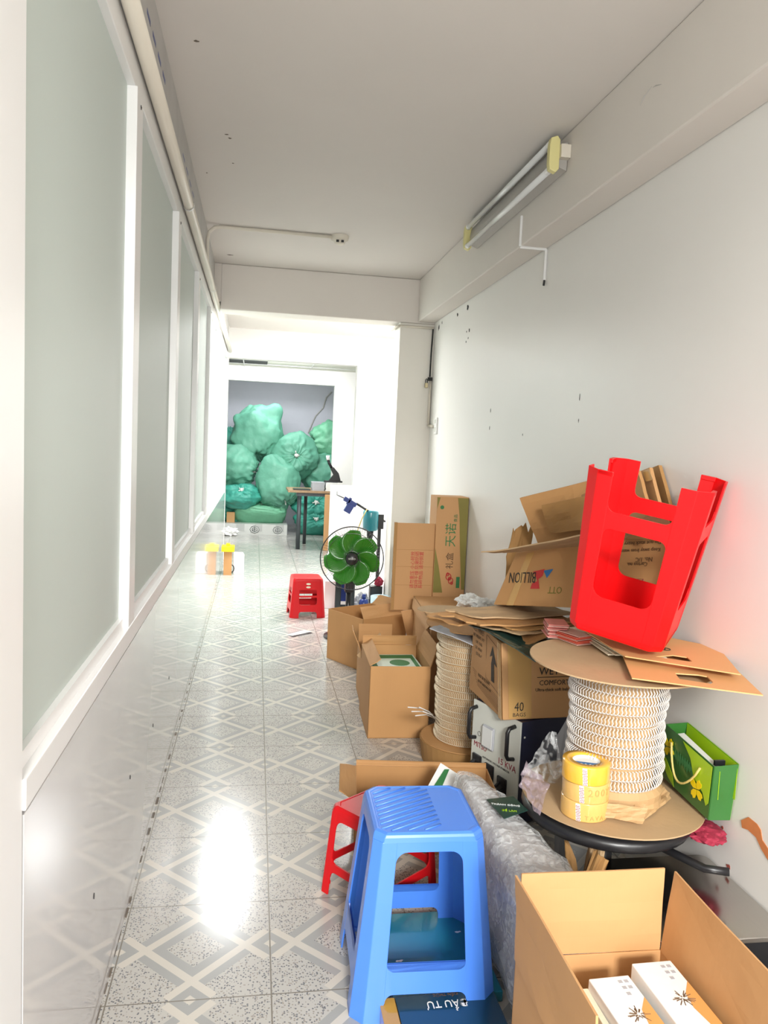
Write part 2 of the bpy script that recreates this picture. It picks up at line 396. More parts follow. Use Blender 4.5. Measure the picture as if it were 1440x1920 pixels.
for i in range(7):
    b = wbox((XL-0.034, ends[i], 0.858), (XL-0.024, ends[i+1]-0.10, 2.28))
    struct('window_%d' % (i+1), b, M['glass'])
    e = ends[i+1]
    pf = struct('trim_%d' % (6+i), wbox((XL-0.05, e-0.10, 0.858), (XL+0.002, e, 2.28)), M['alu'], bevel=0.002)
    obj('screw_head', B().lathe([(0, 0.0025), (0.006, 0.001), (0.006, -0.002)], 10, frame((XL+0.002, e-0.04, 2.25), (0, 1, 0), (0, 0, 1))), M['gap'], pf)
    b = B()
    for z in (0.872,):
        b.box((XL-0.024, ends[i], z-0.014), (XL-0.012, e-0.10, z+0.014))
    obj('glazing_bead', b, M['alu'], pf)
struct('wall_left_end', wbox((-1.6, 8.86, 0), (XL-0.0, 9.06, HC)), M['wall'])
# room beyond the beam
struct('wall_right_room', wbox((2.15, YB+0.22, 0), (2.3, 13.2, HC)), M['wall'])
struct('wall_right_return', wbox((XR+0.15, YB, 0), (2.3, YB+0.22, HC)), M['wall'])
struct('wall_left_room', wbox((-1.6, 1.19, 0), (-1.5, 13.2, HC)), M['wall'])
b = B(); b.box((1.14, 9.0, 0), (2.15, 9.16, HC)); b.box((XL, 9.0, 2.315), (1.14, 9.16, HC))
struct('wall_back_opening', b, M['wall'])
struct('ceiling_store', wbox((-1.5, 9.16, 2.44), (2.15, 13.1, 2.5)), M['dropc'])
b = B()
for y in (9.7, 10.25, 10.8): b.box((-0.9, y, 2.432), (2.1, y+0.012, 2.4405))
for x in (-0.2, 0.72, 1.4): b.box((x, 9.2, 2.431), (x+0.014, 11.2, 2.4405))
struct('trim_21', b, M['tile_g2'])
struct('trim_22', wbox((-0.9, 10.27, 2.434), (0.12, 10.78, 2.4395)), M['gap'])
b = B(); b.box((1.10, 11.2, 0), (2.15, 11.32, 2.44)); b.box((-0.6, 11.2, 2.235), (1.10, 11.32, 2.44)); b.box((-1.5, 11.2, 0), (-0.6, 11.32, 2.44))
struct('wall_back_frame', b, M['wall'])
struct('wall_back', wbox((-1.5, 13.1, 0), (2.3, 13.2, 2.5)), M['lav'])
# crack on the store room wall
b = B()
pts = [ay(622, 735, 13.09), ay(612, 745, 13.09), ay(606, 765, 13.09), ay(592, 780, 13.09), ay(585, 795, 13.09), ay(578, 812, 13.09)]
b.tube(pts, 0.012, 4); 
struct('trim_23', b, M['plaster'])
# step with ornamental tiles under the sacks
struct('trim_24', wbox((-0.6, 11.55, 0), (0.50, 12.4, 0.155)), M['tile_g'])
st = bpy.data.objects['trim_24']
b = B()
for x in (-0.42, 0.16): 
    for (a, w, z0, z1) in ((x-0.14, 0.11, 0.05, 0.155), (x+0.17, 0.12, 0.05, 0.155)): b.box((a, 11.545, z0), (a+w, 11.5495, z1))
obj('tile_pattern', b, M['tile_g2'], st)
b = B()
for x in (0.02, 0.36):
    c = Vector((x, 11.546, 0.075))
    for s_ in (1, 0.55):
        b.tube([c+Vector((0.07*s_*math.cos(a), 0, 0.055*s_*math.sin(a))) for a in [2*PI*k/8 for k in range(8)]], 0.0035, 4, closed=True)
    b.tube([c+Vector((0, 0, -0.03)), c+Vector((0, 0, 0.045))], 0.004, 4); b.tube([c+Vector((-0.04, 0, -0.02)), c+Vector((0, 0, 0.01)), c+Vector((0.04, 0, -0.02))], 0.003, 4)
obj('tile_motif', b, M['leg_d'], st)

# marks on walls and ceiling (chips, screw holes, stains)
def blob(c, u, v, ru, rv, n=14, seed=0, rough=0.35, th=0.0008):
    c, u, v = Vector(c), Vector(u), Vector(v); w = u.cross(v).normalized()
    pts = []
    for k in range(n):
        a = 2*PI*k/n; r = 1+rough*noise.noise(Vector((math.cos(a)*1.3+seed, math.sin(a)*1.3, seed*2.2)))*2
        pts.append(c+u*ru*r*math.cos(a)+v*rv*r*math.sin(a))
    return pts, w*th
wr = bpy.data.objects['wall_right']; ce = bpy.data.objects['ceiling']; be = bpy.data.objects['trim_1']
for i, (u, v, a, c_) in enumerate([(877, 577, .022, .014), (858, 590, .012, .012), (880, 619, .008, .012), (875, 622, .006, .006), (878, 634, .006, .006), (874, 641, .007, .006),
        (920, 770, .003, .012), (918, 802, .003, .010), (1087, 745, .002, .012), (1085, 788, .002, .008), (823, 614, .012, .02), (829, 605, .006, .01), (1183, 335, .004, .004), (980, 815, .003, .005)]):
    p = ax(u, v, XR-0.0005); b = B(); pts, off = blob(p, (0, 1, 0), (0, 0, 1), a, c_, seed=i); b.prism(pts, (-0.001, 0, 0)); obj('wall_chip', b, M['gap'], wr)
p = [ax(u, v, XR-0.0006) for u, v in [(1390, 1538), (1404, 1532), (1420, 1545), (1427, 1556), (1430, 1575), (1440, 1590), (1452, 1618), (1440, 1612), (1428, 1592), (1418, 1570), (1403, 1556), (1392, 1552)]]
obj('orange_stain', B().prism(p, (-0.0012, 0, 0)), M['orange_stain'], wr)
for i, (u, v, a) in enumerate([(1352, 1580, .006), (1366, 1625, .006), (1355, 1552, .004)]):
    pts, off = blob(ax(u, v, XR-0.0005), (0, 1, 0), (0, 0, 1), a*1.3, a, seed=i+3); obj('wall_scuff', B().prism(pts, (-0.001, 0, 0)), M['red_stain'], wr)
for i, (u, v, a, k) in enumerate([(368, 77, .008, .006), (425, 252, .007, .005), (431, 259, .006, .006), (437, 306, .005, .004), (388, 324, .004, .004), (432, 478, .02, .008)]):
    pts, off = blob(az(u, v, HC-0.0005), (1, 0, 0), (0, 1, 0), a, k, seed=i+9); obj('ceiling_scuff', B().prism(pts, (0, 0, -0.001)), M['dirt'], ce)
for i, (p0, p1) in enumerate([((1222, 162), (1200, 198)), ((1240, 158), (1224, 164)), ((890, 352), (925, 372))]):
    a = ax(p0[0], p0[1], 1.1795); c_ = ax(p1[0], p1[1], 1.1795)
    m_ = (a+c_)/2+Vector((0, 0.008, 0.004)); obj('scratch', B().tube([a, m_, c_], 0.0022, 4, taper=[0.3, 1, 0.3]), M['plaster'], be)
lb = bpy.data.objects['wall_left_band']
b = B()
for k in range(4):
    y0 = 2.30+0.12*k; b.box((XL-0.0005, y0, 2.535), (XL+0.0005, y0+0.07, 2.55))
    y0 = 3.35+0.16*k; b.box((XL-0.0005, y0, 2.53), (XL+0.0005, y0+0.09, 2.54))
obj('stencil_marks', b, M['dblue'], lb)
wp = bpy.data.objects['wall_left_panel']
for i, (u, v) in enumerate([(317, 1271), (287, 1360), (244, 1457), (176, 1680)]):
    p = ax(u, v, XL+0.0003); pts, off = blob(p, (0, 1, 0), (0, 0, 1), 0.004, 0.006, seed=i+2); obj('rivet', B().prism(pts, (0.001, 0, 0)), M['gap'], wp)
b = B(); random.seed(3)
for k in range(60):
    y = 1.7+5.5*(k/46)**1.3+random.uniform(-.03, .03); b.box((XL+0.0005, y, 0.0), (XL+random.uniform(.001, .005), y+random.uniform(.008, .06), random.uniform(.001, .003)))
tag(obj('skirting_grit', b, M['dirt']), 'thin line of grit and flaked sealant along the foot of the glossy left panels', 'dirt', kind='stuff')

# ------------------------------------------------------------------ pipes, lamp, detector, switch
t = thing('conduit_pipe', 'long cream conduit pipe running under the ceiling along the left partition', 'pipe', (XL+0.022, 1.0, 2.355))
obj('pipe', B().tube([(XL+0.022, y, 2.355) for y in (0.9, 3.35, 5.7, 8.7)], 0.021, 14), M['pvc'], t, True, world=True)
for y in (3.42, 5.2, 5.9, 7.4):
    obj('pipe_clip', B().lathe([(0.0235, -0.01), (0.0245, 0), (0.0235, 0.01)], 14, frame((XL+0.022, y, 2.355), (1, 0, 0), (0, 0, 1))), M['white_pl'], t, world=True)
sd = az(637, 452, HC-0.03)
t = thing('smoke_detector', 'round white smoke detector on the corridor ceiling', 'smoke detector', (sd.x, sd.y, HC))
obj('body', B().lathe([(0, -0.052), (0.022, -0.052), (0.03, -0.045), (0.036, -0.03), (0.052, -0.024), (0.056, -0.005), (0.056, 0)], 28), M['pvc'], t, True)
obj('sensor_slot', B().box((-0.024, -0.0375, -0.044), (-0.008, -0.030, -0.032)).box((0.006, -0.0375, -0.044), (0.022, -0.030, -0.032)), M['gap'], t)
b = B(); y0 = sd.y-0.01
pts = [(sd.x-0.05, y0, HC-0.012), (XL+0.10, y0, HC-0.012), (XL+0.05, y0, HC-0.018), (XL+0.02, y0, HC-0.045), (XL+0.012, y0, HC-0.09), (XL+0.012, y0, 2.39)]
tag(obj('detector_pipe', b.tube(pts, 0.010, 10), M['pvc'], smooth=True), 'thin cream pipe crossing the ceiling from the left wall to the smoke detector', 'pipe')

# two-tube fluorescent fitting on the beam
t = thing('fluorescent_fitting', 'unlit twin tube fluorescent light with yellowed end caps on the right beam', 'light fitting', (1.17, 3.6, 2.55))
y0, y1 = 2.99, 4.24
obj('tray', B().prism([(1.178, y0, 2.50), (1.135, y0, 2.515), (1.128, y0, 2.555), (1.135, y0, 2.597), (1.178, y0, 2.61)], (0, y1-y0, 0)), M['reflector'], t, world=True, bevel=0.002)
for z in (2.505, 2.605):
    tb = obj('lamp_tube', B().tube([(1.115, y0+0.02, z), (1.115, y1-0.02, z)], 0.013, 14), M['tube'], t, True, world=True)
    for y in (y0+0.03, y1-0.03): obj('tube_cap', B().tube([(1.115, y-0.012, z), (1.115, y+0.012, z)], 0.0138, 14), M['white_pl'], tb, world=False) 
for y in (y0, y1): obj('end_cap', B().prism([(1.128, y-0.015, 2.485), (1.102, y-0.015, 2.495), (1.098, y-0.015, 2.52), (1.098, y-0.015, 2.59), (1.102, y-0.015, 2.615), (1.128, y-0.015, 2.625), (1.14, y-0.015, 2.61), (1.14, y-0.015, 2.50)], (0, 0.03, 0)), M['endcap'], t, world=True, bevel=0.003)
obj('mount_bracket', B().box((1.14, y0-0.03, 2.54), (1.179, y0+0.02, 2.59)), M['pvc'], t, world=True)
for ch in list(t.children):
    if ch.name.startswith('lamp_tube'):
        for g in ch.children: g.data.transform(t.matrix_basis.inverted())
t = thing('cable_trunking', 'thin white stepped cable cover dropping from the lamp around the beam', 'cable cover', (1.18, 3.5, 2.4))
obj('channel', B().tube([(1.176, 3.50, 2.47), (1.176, 3.50, 2.333)], 0.007, 6).tube([(1.176, 3.50, 2.33), (1.303, 3.50, 2.33)], 0.007, 6).tube([(1.303, 3.50, 2.33), (1.303, 3.50, 2.19)], 0.007, 6), M['white_pl'], t, world=True)
obj('cable_stub', B().tube([(1.303, 3.50, 2.195), (1.301, 3.50, 2.165)], 0.005, 6), M['gap'], t, world=True)
# conduit, padlock, switch at the pillar
t = thing('pillar_conduit', 'small white conduit crossing the cream pillar top then running down its right side', 'pipe', (1.2, YB, 2.3))
obj('pipe', B().tube([(1.04, YB-0.012, 2.295), (1.30, YB-0.012, 2.295)], 0.010, 8).tube([(1.02, 6.4, 2.31), (1.035, YB-0.01, 2.295)], 0.010, 8), M['pvc'], t, True, world=True)
obj('black_cable', B().tube([(1.297, YB-0.012, 2.30), (1.296, YB-0.013, 2.26), (1.291, YB-0.012, 2.1), (1.290, YB-0.012, 1.93)], 0.006, 6), M['gap'], t, True, world=True)
obj('down_pipe', B().tube([(1.296, YB-0.010, 1.92), (1.296, YB-0.010, 1.56)], 0.009, 8).tube([(1.296, YB-0.010, 1.56), (1.306, YB-0.14, 1.55)], 0.011, 8), M['pvc'], t, True, world=True)
obj('hasp', B().box((1.275, YB-0.03, 1.90), (1.305, YB-0.001, 1.925)), M['gap'], t, world=True)
t = thing('padlock', 'small old brass padlock hanging by the cream pillar corner', 'padlock', (1.27, YB-0.02, 1.86))
obj('lock_body', B().box((1.252, YB-0.028, 1.845), (1.276, YB-0.010, 1.882)), M['brass'], t, world=True, bevel=0.003)
obj('shackle', B().tube([(1.257, YB-0.019, 1.88), (1.257, YB-0.019, 1.905), (1.264, YB-0.019, 1.915), (1.271, YB-0.019, 1.905), (1.271, YB-0.019, 1.88)], 0.003, 6), M['gap'], t, True, world=True)
t = thing('wall_socket', 'narrow white wall socket on the right wall beside the pillar', 'socket', (XR, 5.57, 1.56))
obj('plate', B().box((XR-0.012, 5.53, 1.495), (XR, 5.60, 1.615)), M['white_pl'], t, world=True, bevel=0.003)
obj('rocker', B().box((XR-0.016, 5.55, 1.575), (XR-0.011, 5.58, 1.60)), M['offwhite'], t, world=True); obj('outlet', B().box((XR-0.016, 5.55, 1.51), (XR-0.011, 5.58, 1.545)), M['offwhite'], t, world=True)

# ------------------------------------------------------------------ stools
def stool(name, label, loc, rot, H, wt, wb, mt, win=(0.12, 0.405), bar=(0.067, 0.12), legt=0.045, ch=0.026, ribs=False, slots=False, hole=True, mark=None):
    t = thing(name, label, 'stool', loc, rot)
    th = 0.005
    def hw(z): return wb+(wt-wb)*z/H
    def fw(z): return hw(z)-ch*(0.8+0.4*(1-z/H))          # flat half width of a face at height z
    wl = lambda z: fw(z)-legt*(0.80+0.25*(1-z/H))           # inner edge of the leg
    for q in range(4):
        rz = Matrix.Rotation(q*PI/2, 4, 'Z')
        def P(s_, z, inset=0.0): return rz @ Vector((s_, -hw(z)+inset, z))
        nin = (rz @ Vector((0, 1, 0)))*th
        # leg: right strip of this face, chamfer, left strip of the next face
        b = B()
        zt = H-0.02
        b.prism([P(wl(0), 0), P(fw(0), 0), P(fw(zt), zt), P(wl(zt), zt)], nin)
        rz2 = Matrix.Rotation((q+1)*PI/2, 4, 'Z')
        def P2(s_, z): return rz2 @ Vector((s_, -hw(z), z))
        nin2 = (rz2 @ Vector((0, 1, 0)))*th
        b.prism([P2(-fw(0), 0), P2(-wl(0), 0), P2(-wl(zt), zt), P2(-fw(zt), zt)], nin2)
        b.prism([P(fw(0), 0), P2(-fw(0), 0), P2(-fw(zt), zt), P(fw(zt), zt)], (nin+nin2)*0.7)
        # turned-in foot
        b.prism([P(wl(0), 0.0), P(fw(0), 0), P(fw(0), 0.012), P(wl(0), 0.012)], nin*2.2)
        obj('leg', b, mt, t, bevel=0.0012)
        # apron with rounded window corners
        b = B(); z1 = win[1]; r = min(0.03, wl(z1)*0.5)
        arc = []
        xw = wl(z1-r); 
        for k in range(7):
            a = PI/2*k/6; arc.append((-(wl(z1-r*(1-math.sin(a)))-r+r*math.cos(a)) if False else -(xw-r+r*math.cos(a)), z1-r+r*math.sin(a)))
        outl = [(-fw(zt), zt)]+[(-wl(z1-r)-0.0005, z1-r-0.001)]+arc+[(-x, z) for x, z in arc[::-1]]+[(wl(z1-r)+0.0005, z1-r-0.001)]+[(fw(zt), zt)]
        b.prism([P(x*1.0, z, 0.0006) for x, z in outl], nin)
        obj('apron', b, mt, t, bevel=0.001)
        z0, z1 = bar
        b = B(); r = 0.02
        tp = [(-wl(z1+r)-0.001, z1+r)]+[(-(wl(z1)-r+r*math.cos(a)), z1+r-r*math.sin(a)) for a in [PI/2*k/5 for k in range(6)]]
        if slots:
            h = (win[0]+0.004)
            for (s0, s1) in ((h+0.04, h+0.055), (h-0.005, h+0.010)):
                b.prism([P(-wl(s0)-0.001, s0, 0.0006), P(wl(s0)+0.001, s0, 0.0006), P(wl(s1)+0.001, s1, 0.0006), P(-wl(s1)-0.001, s1, 0.0006)], nin)
        lo = [(wl(z0-r)+0.001, z0-r)]+[((wl(z0)-r+r*math.cos(a)), z0-r+r*math.sin(a)) for a in [PI/2*k/5 for k in range(6)]]
        outl = tp+[(-x, z) for x, z in tp[::-1]]+lo+[(-x, z) for x, z in lo[::-1]]
        b.prism([P(x, z, 0.0006) for x, z in outl], nin)
        obj('stretcher', b, mt, t, bevel=0.001)
    # seat
    b = B()
    def ring(h, ins, z):
        w = h-ins; c = ch*0.95; f = w-c
        return [b.bm.verts.new(Vector(p)) for p in [(-f, -w, z), (f, -w, z), (w, -f, z), (w, f, z), (f, w, z), (-f, w, z), (-w, f, z), (-w, -f, z)]]
    rs = [ring(hw(H-0.02), -0.0003, H-0.021), ring(wt, 0, H-0.010), ring(wt, 0.003, H-0.003), ring(wt, 0.009, H), ring(wt, 0.014, H), ring(wt, 0.016, H-0.0015)]
    for A, D in zip(rs[:-1], rs[1:]):
        for k in range(8): b.face([A[k], A[(k+1) % 8], D[(k+1) % 8], D[k]])
    b.face(rs[-1])
    un = ring(wt, 0.008, H-0.008); b.face(un)
    so = obj('seat', b, mt, t, bevel=0.0015)
    if ribs:
        b = B(); w = wt-0.02
        for k in range(-9, 12):
            c = k*0.024; pts = []
            for s_ in (-1, 1):
                pass
            x0, y0 = -w, -w+0.0
            # diagonal bar clipped to the left two thirds of the seat
            P0 = Vector((-w, -0.13+c)); d = Vector((0.86, 0.5))
            lo, hi = 0.0, 1.0
            for ax_, mn, mx in ((0, -w, 0.035), (1, -w, w)):
                if abs(d[ax_]) > 1e-6:
                    t0 = (mn-P0[ax_])/d[ax_]; t1 = (mx-P0[ax_])/d[ax_]
                    lo = max(lo, min(t0, t1)); hi = min(hi, max(t0, t1))
            if hi-lo > 0.02:
                a = P0+d*lo; e = P0+d*hi
                b.tube([(a.x, a.y, H-0.0006), (e.x, e.y, H-0.0006)], 0.0022, 6)
        obj('seat_rib', b, mt, so, True)
    if hole:
        obj('finger_hole', B().lathe([(0.0, 0.0008), (0.009, 0.0008), (0.013, 0.0)], 16, Matrix.Translation((0.01, 0, H-0.0012)) @ Matrix.Diagonal((1.5, 0.8, 1, 1))), mt, so, True)
    return t
st1 = stool('plastic_stool', 'tall blue plastic stool with ribbed seat in the foreground', (0.452, 1.885, 0), (0, 0, R(-2)), 0.45, 0.136, 0.183, M['blue'], ribs=True)
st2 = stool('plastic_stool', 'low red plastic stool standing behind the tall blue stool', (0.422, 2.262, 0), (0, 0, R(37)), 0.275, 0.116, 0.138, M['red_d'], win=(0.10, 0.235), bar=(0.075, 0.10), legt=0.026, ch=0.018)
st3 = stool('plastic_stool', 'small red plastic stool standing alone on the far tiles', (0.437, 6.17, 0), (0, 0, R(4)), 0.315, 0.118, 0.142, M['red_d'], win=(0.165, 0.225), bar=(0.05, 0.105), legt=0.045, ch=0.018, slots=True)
b = B()
for z in (0.272, 0.246): b.lathe([(0, 0.0006), (0.012, 0.0006), (0.013, -0.001)], 16, Matrix.Translation((0, -0.1245-0.0005*(0.27-z)*40, z)) @ Matrix.Rotation(R(90-6), 4, 'X') @ Matrix.Diagonal((1.4, 0.6, 1, 1)))
obj('embossed_mark', b, M['paper_c'], st3)
# upturned stool leaning on the wall
ls = Matrix.Rotation(R(3.9), 4, 'Y') @ Matrix.Rotation(R(10.4), 4, 'X') @ Matrix.Rotation(R(-39.1), 4, 'Z') @ Matrix.Rotation(PI, 4, 'X')
eu = ls.to_euler()
stool_loc = Vector((1.059, 2.034, 0.892)) - (ls.to_3x3() @ Vector((0, 0, 0.459)))
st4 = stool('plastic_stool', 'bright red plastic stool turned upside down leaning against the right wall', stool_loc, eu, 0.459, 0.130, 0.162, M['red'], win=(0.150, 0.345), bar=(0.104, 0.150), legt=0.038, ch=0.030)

# ------------------------------------------------------------------ cartons
def carton(name, label, loc, yaw, w, d, h, mt, flaps=(), rot=None, closed=False, group=None, t=0.004):
    o = thing(name, label, 'cardboard box', loc, rot if rot else (0, 0, yaw), group)
    b = B()
    b.box((-w/2, -d/2, 0.0005), (w/2, d/2, t))
    b.box((-w/2, -d/2, 0), (w/2, -d/2+t, h)); b.box((-w/2, d/2-t, 0), (w/2, d/2, h))
    b.box((-w/2, -d/2, 0), (-w/2+t, d/2, h)); b.box((w/2-t, -d/2, 0), (w/2, d/2, h))
    if closed: b.box((-w/2, -d/2, h-t), (w/2, d/2, h))
    obj('box_body', b, mt, o, bevel=0.0008)
    for side, ln, ang, *rest in flaps:       # angle from vertical, positive = outward
        a = R(ang); g = 0.004; sk = rest[0] if rest else 0
        if side in ('front', 'back'):
            sgn = -1 if side == 'front' else 1
            p0 = Vector((-w/2+g, sgn*d/2, h)); p1 = Vector((w/2-g, sgn*d/2, h)); dr = Vector((0, sgn*math.sin(a), math.cos(a)))*ln
        else:
            sgn = -1 if side == 'left' else 1
            p0 = Vector((sgn*w/2, -d/2+g, h)); p1 = Vector((sgn*w/2, d/2-g, h)); dr = Vector((sgn*math.sin(a), 0, math.cos(a)))*ln
        sx = (p1-p0)*sk
        fb = B().patch(p0, p1, p1+dr-sx, p0+dr+sx, t=0.004, n=5, amp=0.004, fr=2, seed=len(o.children)+w*10)
        obj('flap', fb, mt, o)
    return o
# big open carton in the near right corner with white packets
c1 = carton('open_carton', 'large light brown open carton with raised flaps in the near right corner', (0.694, 1.190, 0), R(-1.0), 0.312, 0.385, 0.378, M['kraft_l'],
            [('back', 0.172, 1), ('left', 0.175, 2), ('right', 0.170, 5), ('front', 0.17, 60)])
def packet(loc, yaw, label, sz=(0.082, 0.31, 0.05), tilt=0):
    t = thing('packet', label, 'packet', loc, (R(tilt), 0, yaw), 'white packets in the near open carton')
    w, l, h = sz
    obj('sleeve', B().box((-w/2, -l/2, 0), (w/2, l/2, h)), M['paper_w'], t, bevel=0.002)
    b = B()
    random.seed(int(loc[0]*1000))
    for k in range(26):
        a = random.uniform(0, 2*PI); r = random.uniform(0.004, 0.024)
        b.tube([(0.006+r*0.4*math.cos(a), 0.055+r*0.4*math.sin(a), h+0.0004), (0.006+r*math.cos(a), 0.055+r*math.sin(a), h+0.0004)], 0.0009, 4)
    obj('printed_scribble', b, M['ink_br'], t)
    pts = [(w/2-0.001, 0.095, h+0.0002), (0.018, 0.065, h+0.0002), (0.012, 0.03, h+0.0002), (0.022, -0.03, h+0.0002), (w/2-0.001, -0.06, h+0.0002)]
    obj('printed_patch', B().prism(pts, (0, 0, 0.0003)), M['ink_org'], t)
    b = B()
    for i in range(3):
        for j in range(2):
            if (i, j) != (2, 1): b.box((0.012+j*0.012, l/2-0.02-0.016*i, h), (0.02+j*0.012, l/2-0.012-0.016*i, h+0.0004))
    obj('printed_characters', b, M['grey_card'], t)
    return t
packet((0.698, 1.135, 0.345), R(2), 'white printed packet in the near carton, left of the topmost one')
packet((0.790, 1.150, 0.358), R(1), 'white printed packet lying highest in the near open carton, beside its right flap')
pk = tag(obj('packet', wbox((0.640, 0.99, 0.30), (0.652, 1.29, 0.375)), M['paper_c'], bevel=0.001), 'thin cream packet standing against the left side inside the near carton', 'packet')
tag(obj('packet_filling', wbox((0.60, 1.01, 0.006), (0.835, 1.33, 0.295)).box((0.66, 1.01, 0.295), (0.74, 1.28, 0.343)).box((0.75, 1.01, 0.295), (0.83, 1.30, 0.363)), M['paper_c']), 'cream packets filling the lower part of the near open carton', 'packets', kind='stuff')
tag(obj('small_carton', wbox((0.90, 1.05, 0), (1.25, 1.385, 0.24)), M['kraft'], bevel=0.002), 'plain low carton in the right corner beyond the near open carton', 'cardboard box')

# stainless counter by the wall
t = thing('steel_cabinet', 'low stainless steel box with shiny rounded top against the right wall', 'cabinet', (1.13, 1.74, 0))
def rr(x0, x1, y0, y1, r, z, n=5):
    pts = []
    for cx, cy, a0 in ((x1-r, y1-r, 0), (x0+r, y1-r, 90), (x0+r, y0+r, 180), (x1-r, y0+r, 270)):
        for k in range(n+1): a = R(a0+90*k/n); pts.append((cx+r*math.cos(a), cy+r*math.sin(a), z))
    return pts
obj('steel_top', B().prism(rr(0.955, 1.305, 1.56, 1.93, 0.03, 0.245), (0, 0, 0.015)), M['steel'], t, world=True, bevel=0.003)
obj('body', B().box((1.0, 1.60, 0), (1.29, 1.765, 0.245)), M['black'], t, world=True)
obj('rivet', B().lathe([(0, 0.003), (0.007, 0.002), (0.009, 0)], 16, Matrix.Translation(az(1234, 1636, 0.2605))), M['offwhite'], t, True, world=True)

# black round seat under the big reel
t = thing('round_office_stool', 'black round swivel stool under the near wire reel', 'stool', (1.03, 2.01, 0))
obj('seat', B().lathe([(0, 0.335), (0.20, 0.34), (0.232, 0.355), (0.24, 0.372), (0.228, 0.388), (0, 0.392)], 40), M['black'], t, True)
obj('column', B().lathe([(0.0, 0.345), (0.028, 0.345), (0.028, 0.12), (0.04, 0.11), (0.04, 0.05), (0, 0.05)], 20), M['blackm'], t, True)
for k in range(5):
    a = 2*PI*k/5+0.4
    lg = obj('base_arm', B().tube([(0, 0, 0.075), (0.2*math.cos(a), 0.2*math.sin(a), 0.05)], 0.016, 8), M['blackm'], t, True)
    obj('castor', B().lathe([(0, -0.012), (0.024, -0.012), (0.026, 0), (0.024, 0.012), (0, 0.012)], 16, Matrix.Translation((0.2*math.cos(a), 0.2*math.sin(a), 0.026)) @ Matrix.Rotation(PI/2, 4, 'X')), M['black'], lg, True)
obj('lever', B().tube([(0.05, -0.1, 0.335), (0.15, -0.27, 0.33), (0.20, -0.30, 0.335)], 0.011, 8), M['black'], t, True)

# ------------------------------------------------------------------ wire reels
def reel(label, loc, z0, z1, rf, rw, rows, per, mt, flange_mt, rt, tilt=(0, 0, 0), fl=(1, 1)):
    t = thing('wire_reel', label, 'wire reel', loc, tilt)
    if fl[0]: obj('flange', B().lathe([(0, 0), (rf, 0), (rf, 0.004), (0, 0.004)], 56, Matrix.Translation((0, 0, z0))), flange_mt, t)
    if fl[1]: obj('flange', B().lathe([(0, 0), (rf, 0), (rf, 0.004), (0, 0.004)], 56, Matrix.Translation((0, 0, z1))), flange_mt, t)
    obj('core', B().lathe([(rw-rt*1.5, z0+0.004), (rw-rt*1.5, z1)], 40), M['paper_b'], t, True)
    b = B(); hh = (z1-z0-0.02)
    zz0 = z0+0.01
    if label.startswith('large'): zz0 = z0+0.070; hh = z1-zz0-0.006
    pitch = hh/rows
    for i in range(rows):
        zc = zz0+pitch*(i+0.5); wob = random.uniform(-0.004, 0.004)*(1 if per < 110 else 1.6); ph = random.random()
        for k in range(per):
            a = 2*PI*(k+ph)/per
            ca, sa = math.cos(a), math.sin(a); ta = Vector((-sa, ca, 0)); ra = Vector((ca, sa, 0))
            drop = 0.004*math.sin(a+i*1.3)
            pts = []
            m_ = 7
            for j in range(m_):
                th = -PI*0.55+PI*1.1*j/(m_-1)
                w = rt*0.95
                pts.append(ra*(rw+wob-rt*0.5+math.cos(th)*rt)+Vector((0, 0, zc+drop+math.sin(th)*pitch*0.46))+ta*(0.30*2*PI*rw/per*(1 if (j % 2) else -1)*0.5))
            b.tube(pts, 0.0019 if per < 110 else 0.0015, 3, cap=False)
        # running wire edge
        b.tube([Vector((math.cos(a)*(rw+wob-rt*0.2), math.sin(a)*(rw+wob-rt*0.2), zc+0.004*math.sin(a+i*1.3)-pitch*0.40)) for a in [2*PI*q/48 for q in range(48)]], 0.0016, 4, closed=True)
    obj('wire_coil', b, mt, t)
    return t
random.seed(11)
ZB = 0.398
r1 = reel('large cardboard reel of white binding wire standing nearest beside the right wall', (1.05, 2.02, 0), ZB, 0.80, 0.256, 0.131, 11, 84, M['wire_w'], M['paper_b'] if False else M['kraft_g'], 0.012)
# torn paper collar at the foot of the near reel
b = B()
for k in range(3): b.patch(az(1120+8*k, 1530-20*k, ZB+0.012), az(1205, 1545-16*k, ZB+0.02), az(1215, 1515-16*k, ZB+0.05), az(1130, 1505-18*k, ZB+0.05), t=0.001, n=8, amp=0.01, seed=k, rag=0.1)
b.lathe([(0.115, ZB+0.006), (0.140, ZB+0.010), (0.136, ZB+0.030), (0.140, ZB+0.05), (0.125, ZB+0.066)], 30, Matrix.Translation((1.05, 2.02, 0)))
b.patch(az(1205, 1540, ZB+0.01), az(1262, 1495, ZB+0.01), az(1235, 1465, ZB+0.04), az(1190, 1500, ZB+0.05), t=0.001, n=8, amp=0.012, seed=5, rag=0.12)
obj('torn_paper', b, M['paper_b'], r1, world=True)
r2 = reel('smaller reel of cream binding wire with a grey card on top', (0.965, 3.24, 0), 0.10, 0.615, 0.20, 0.140, 17, 110, M['wire_c'], M['kraft'], 0.008)
b = B(); random.seed(5)
for k in range(5):
    p0 = ay(812+3*k, 1340+4*k, 3.16); p1 = ay(765+7*k, 1326+8*(k % 3), 3.0)
    b.tube([p0, (p0+p1)/2+Vector((0, 0, 0.012)), p1], 0.0025, 5)
obj('loose_wire_end', b, M['wire_w'], r2, True, world=True)
tag(obj('reel_plinth', B().lathe([(0, 0), (0.19, 0), (0.205, 0.099), (0, 0.099)], 36, Matrix.Translation((0.965, 3.24, 0))), M['kraft_d']), 'round brown cardboard drum on the floor under the cream wire reel', 'cardboard drum')
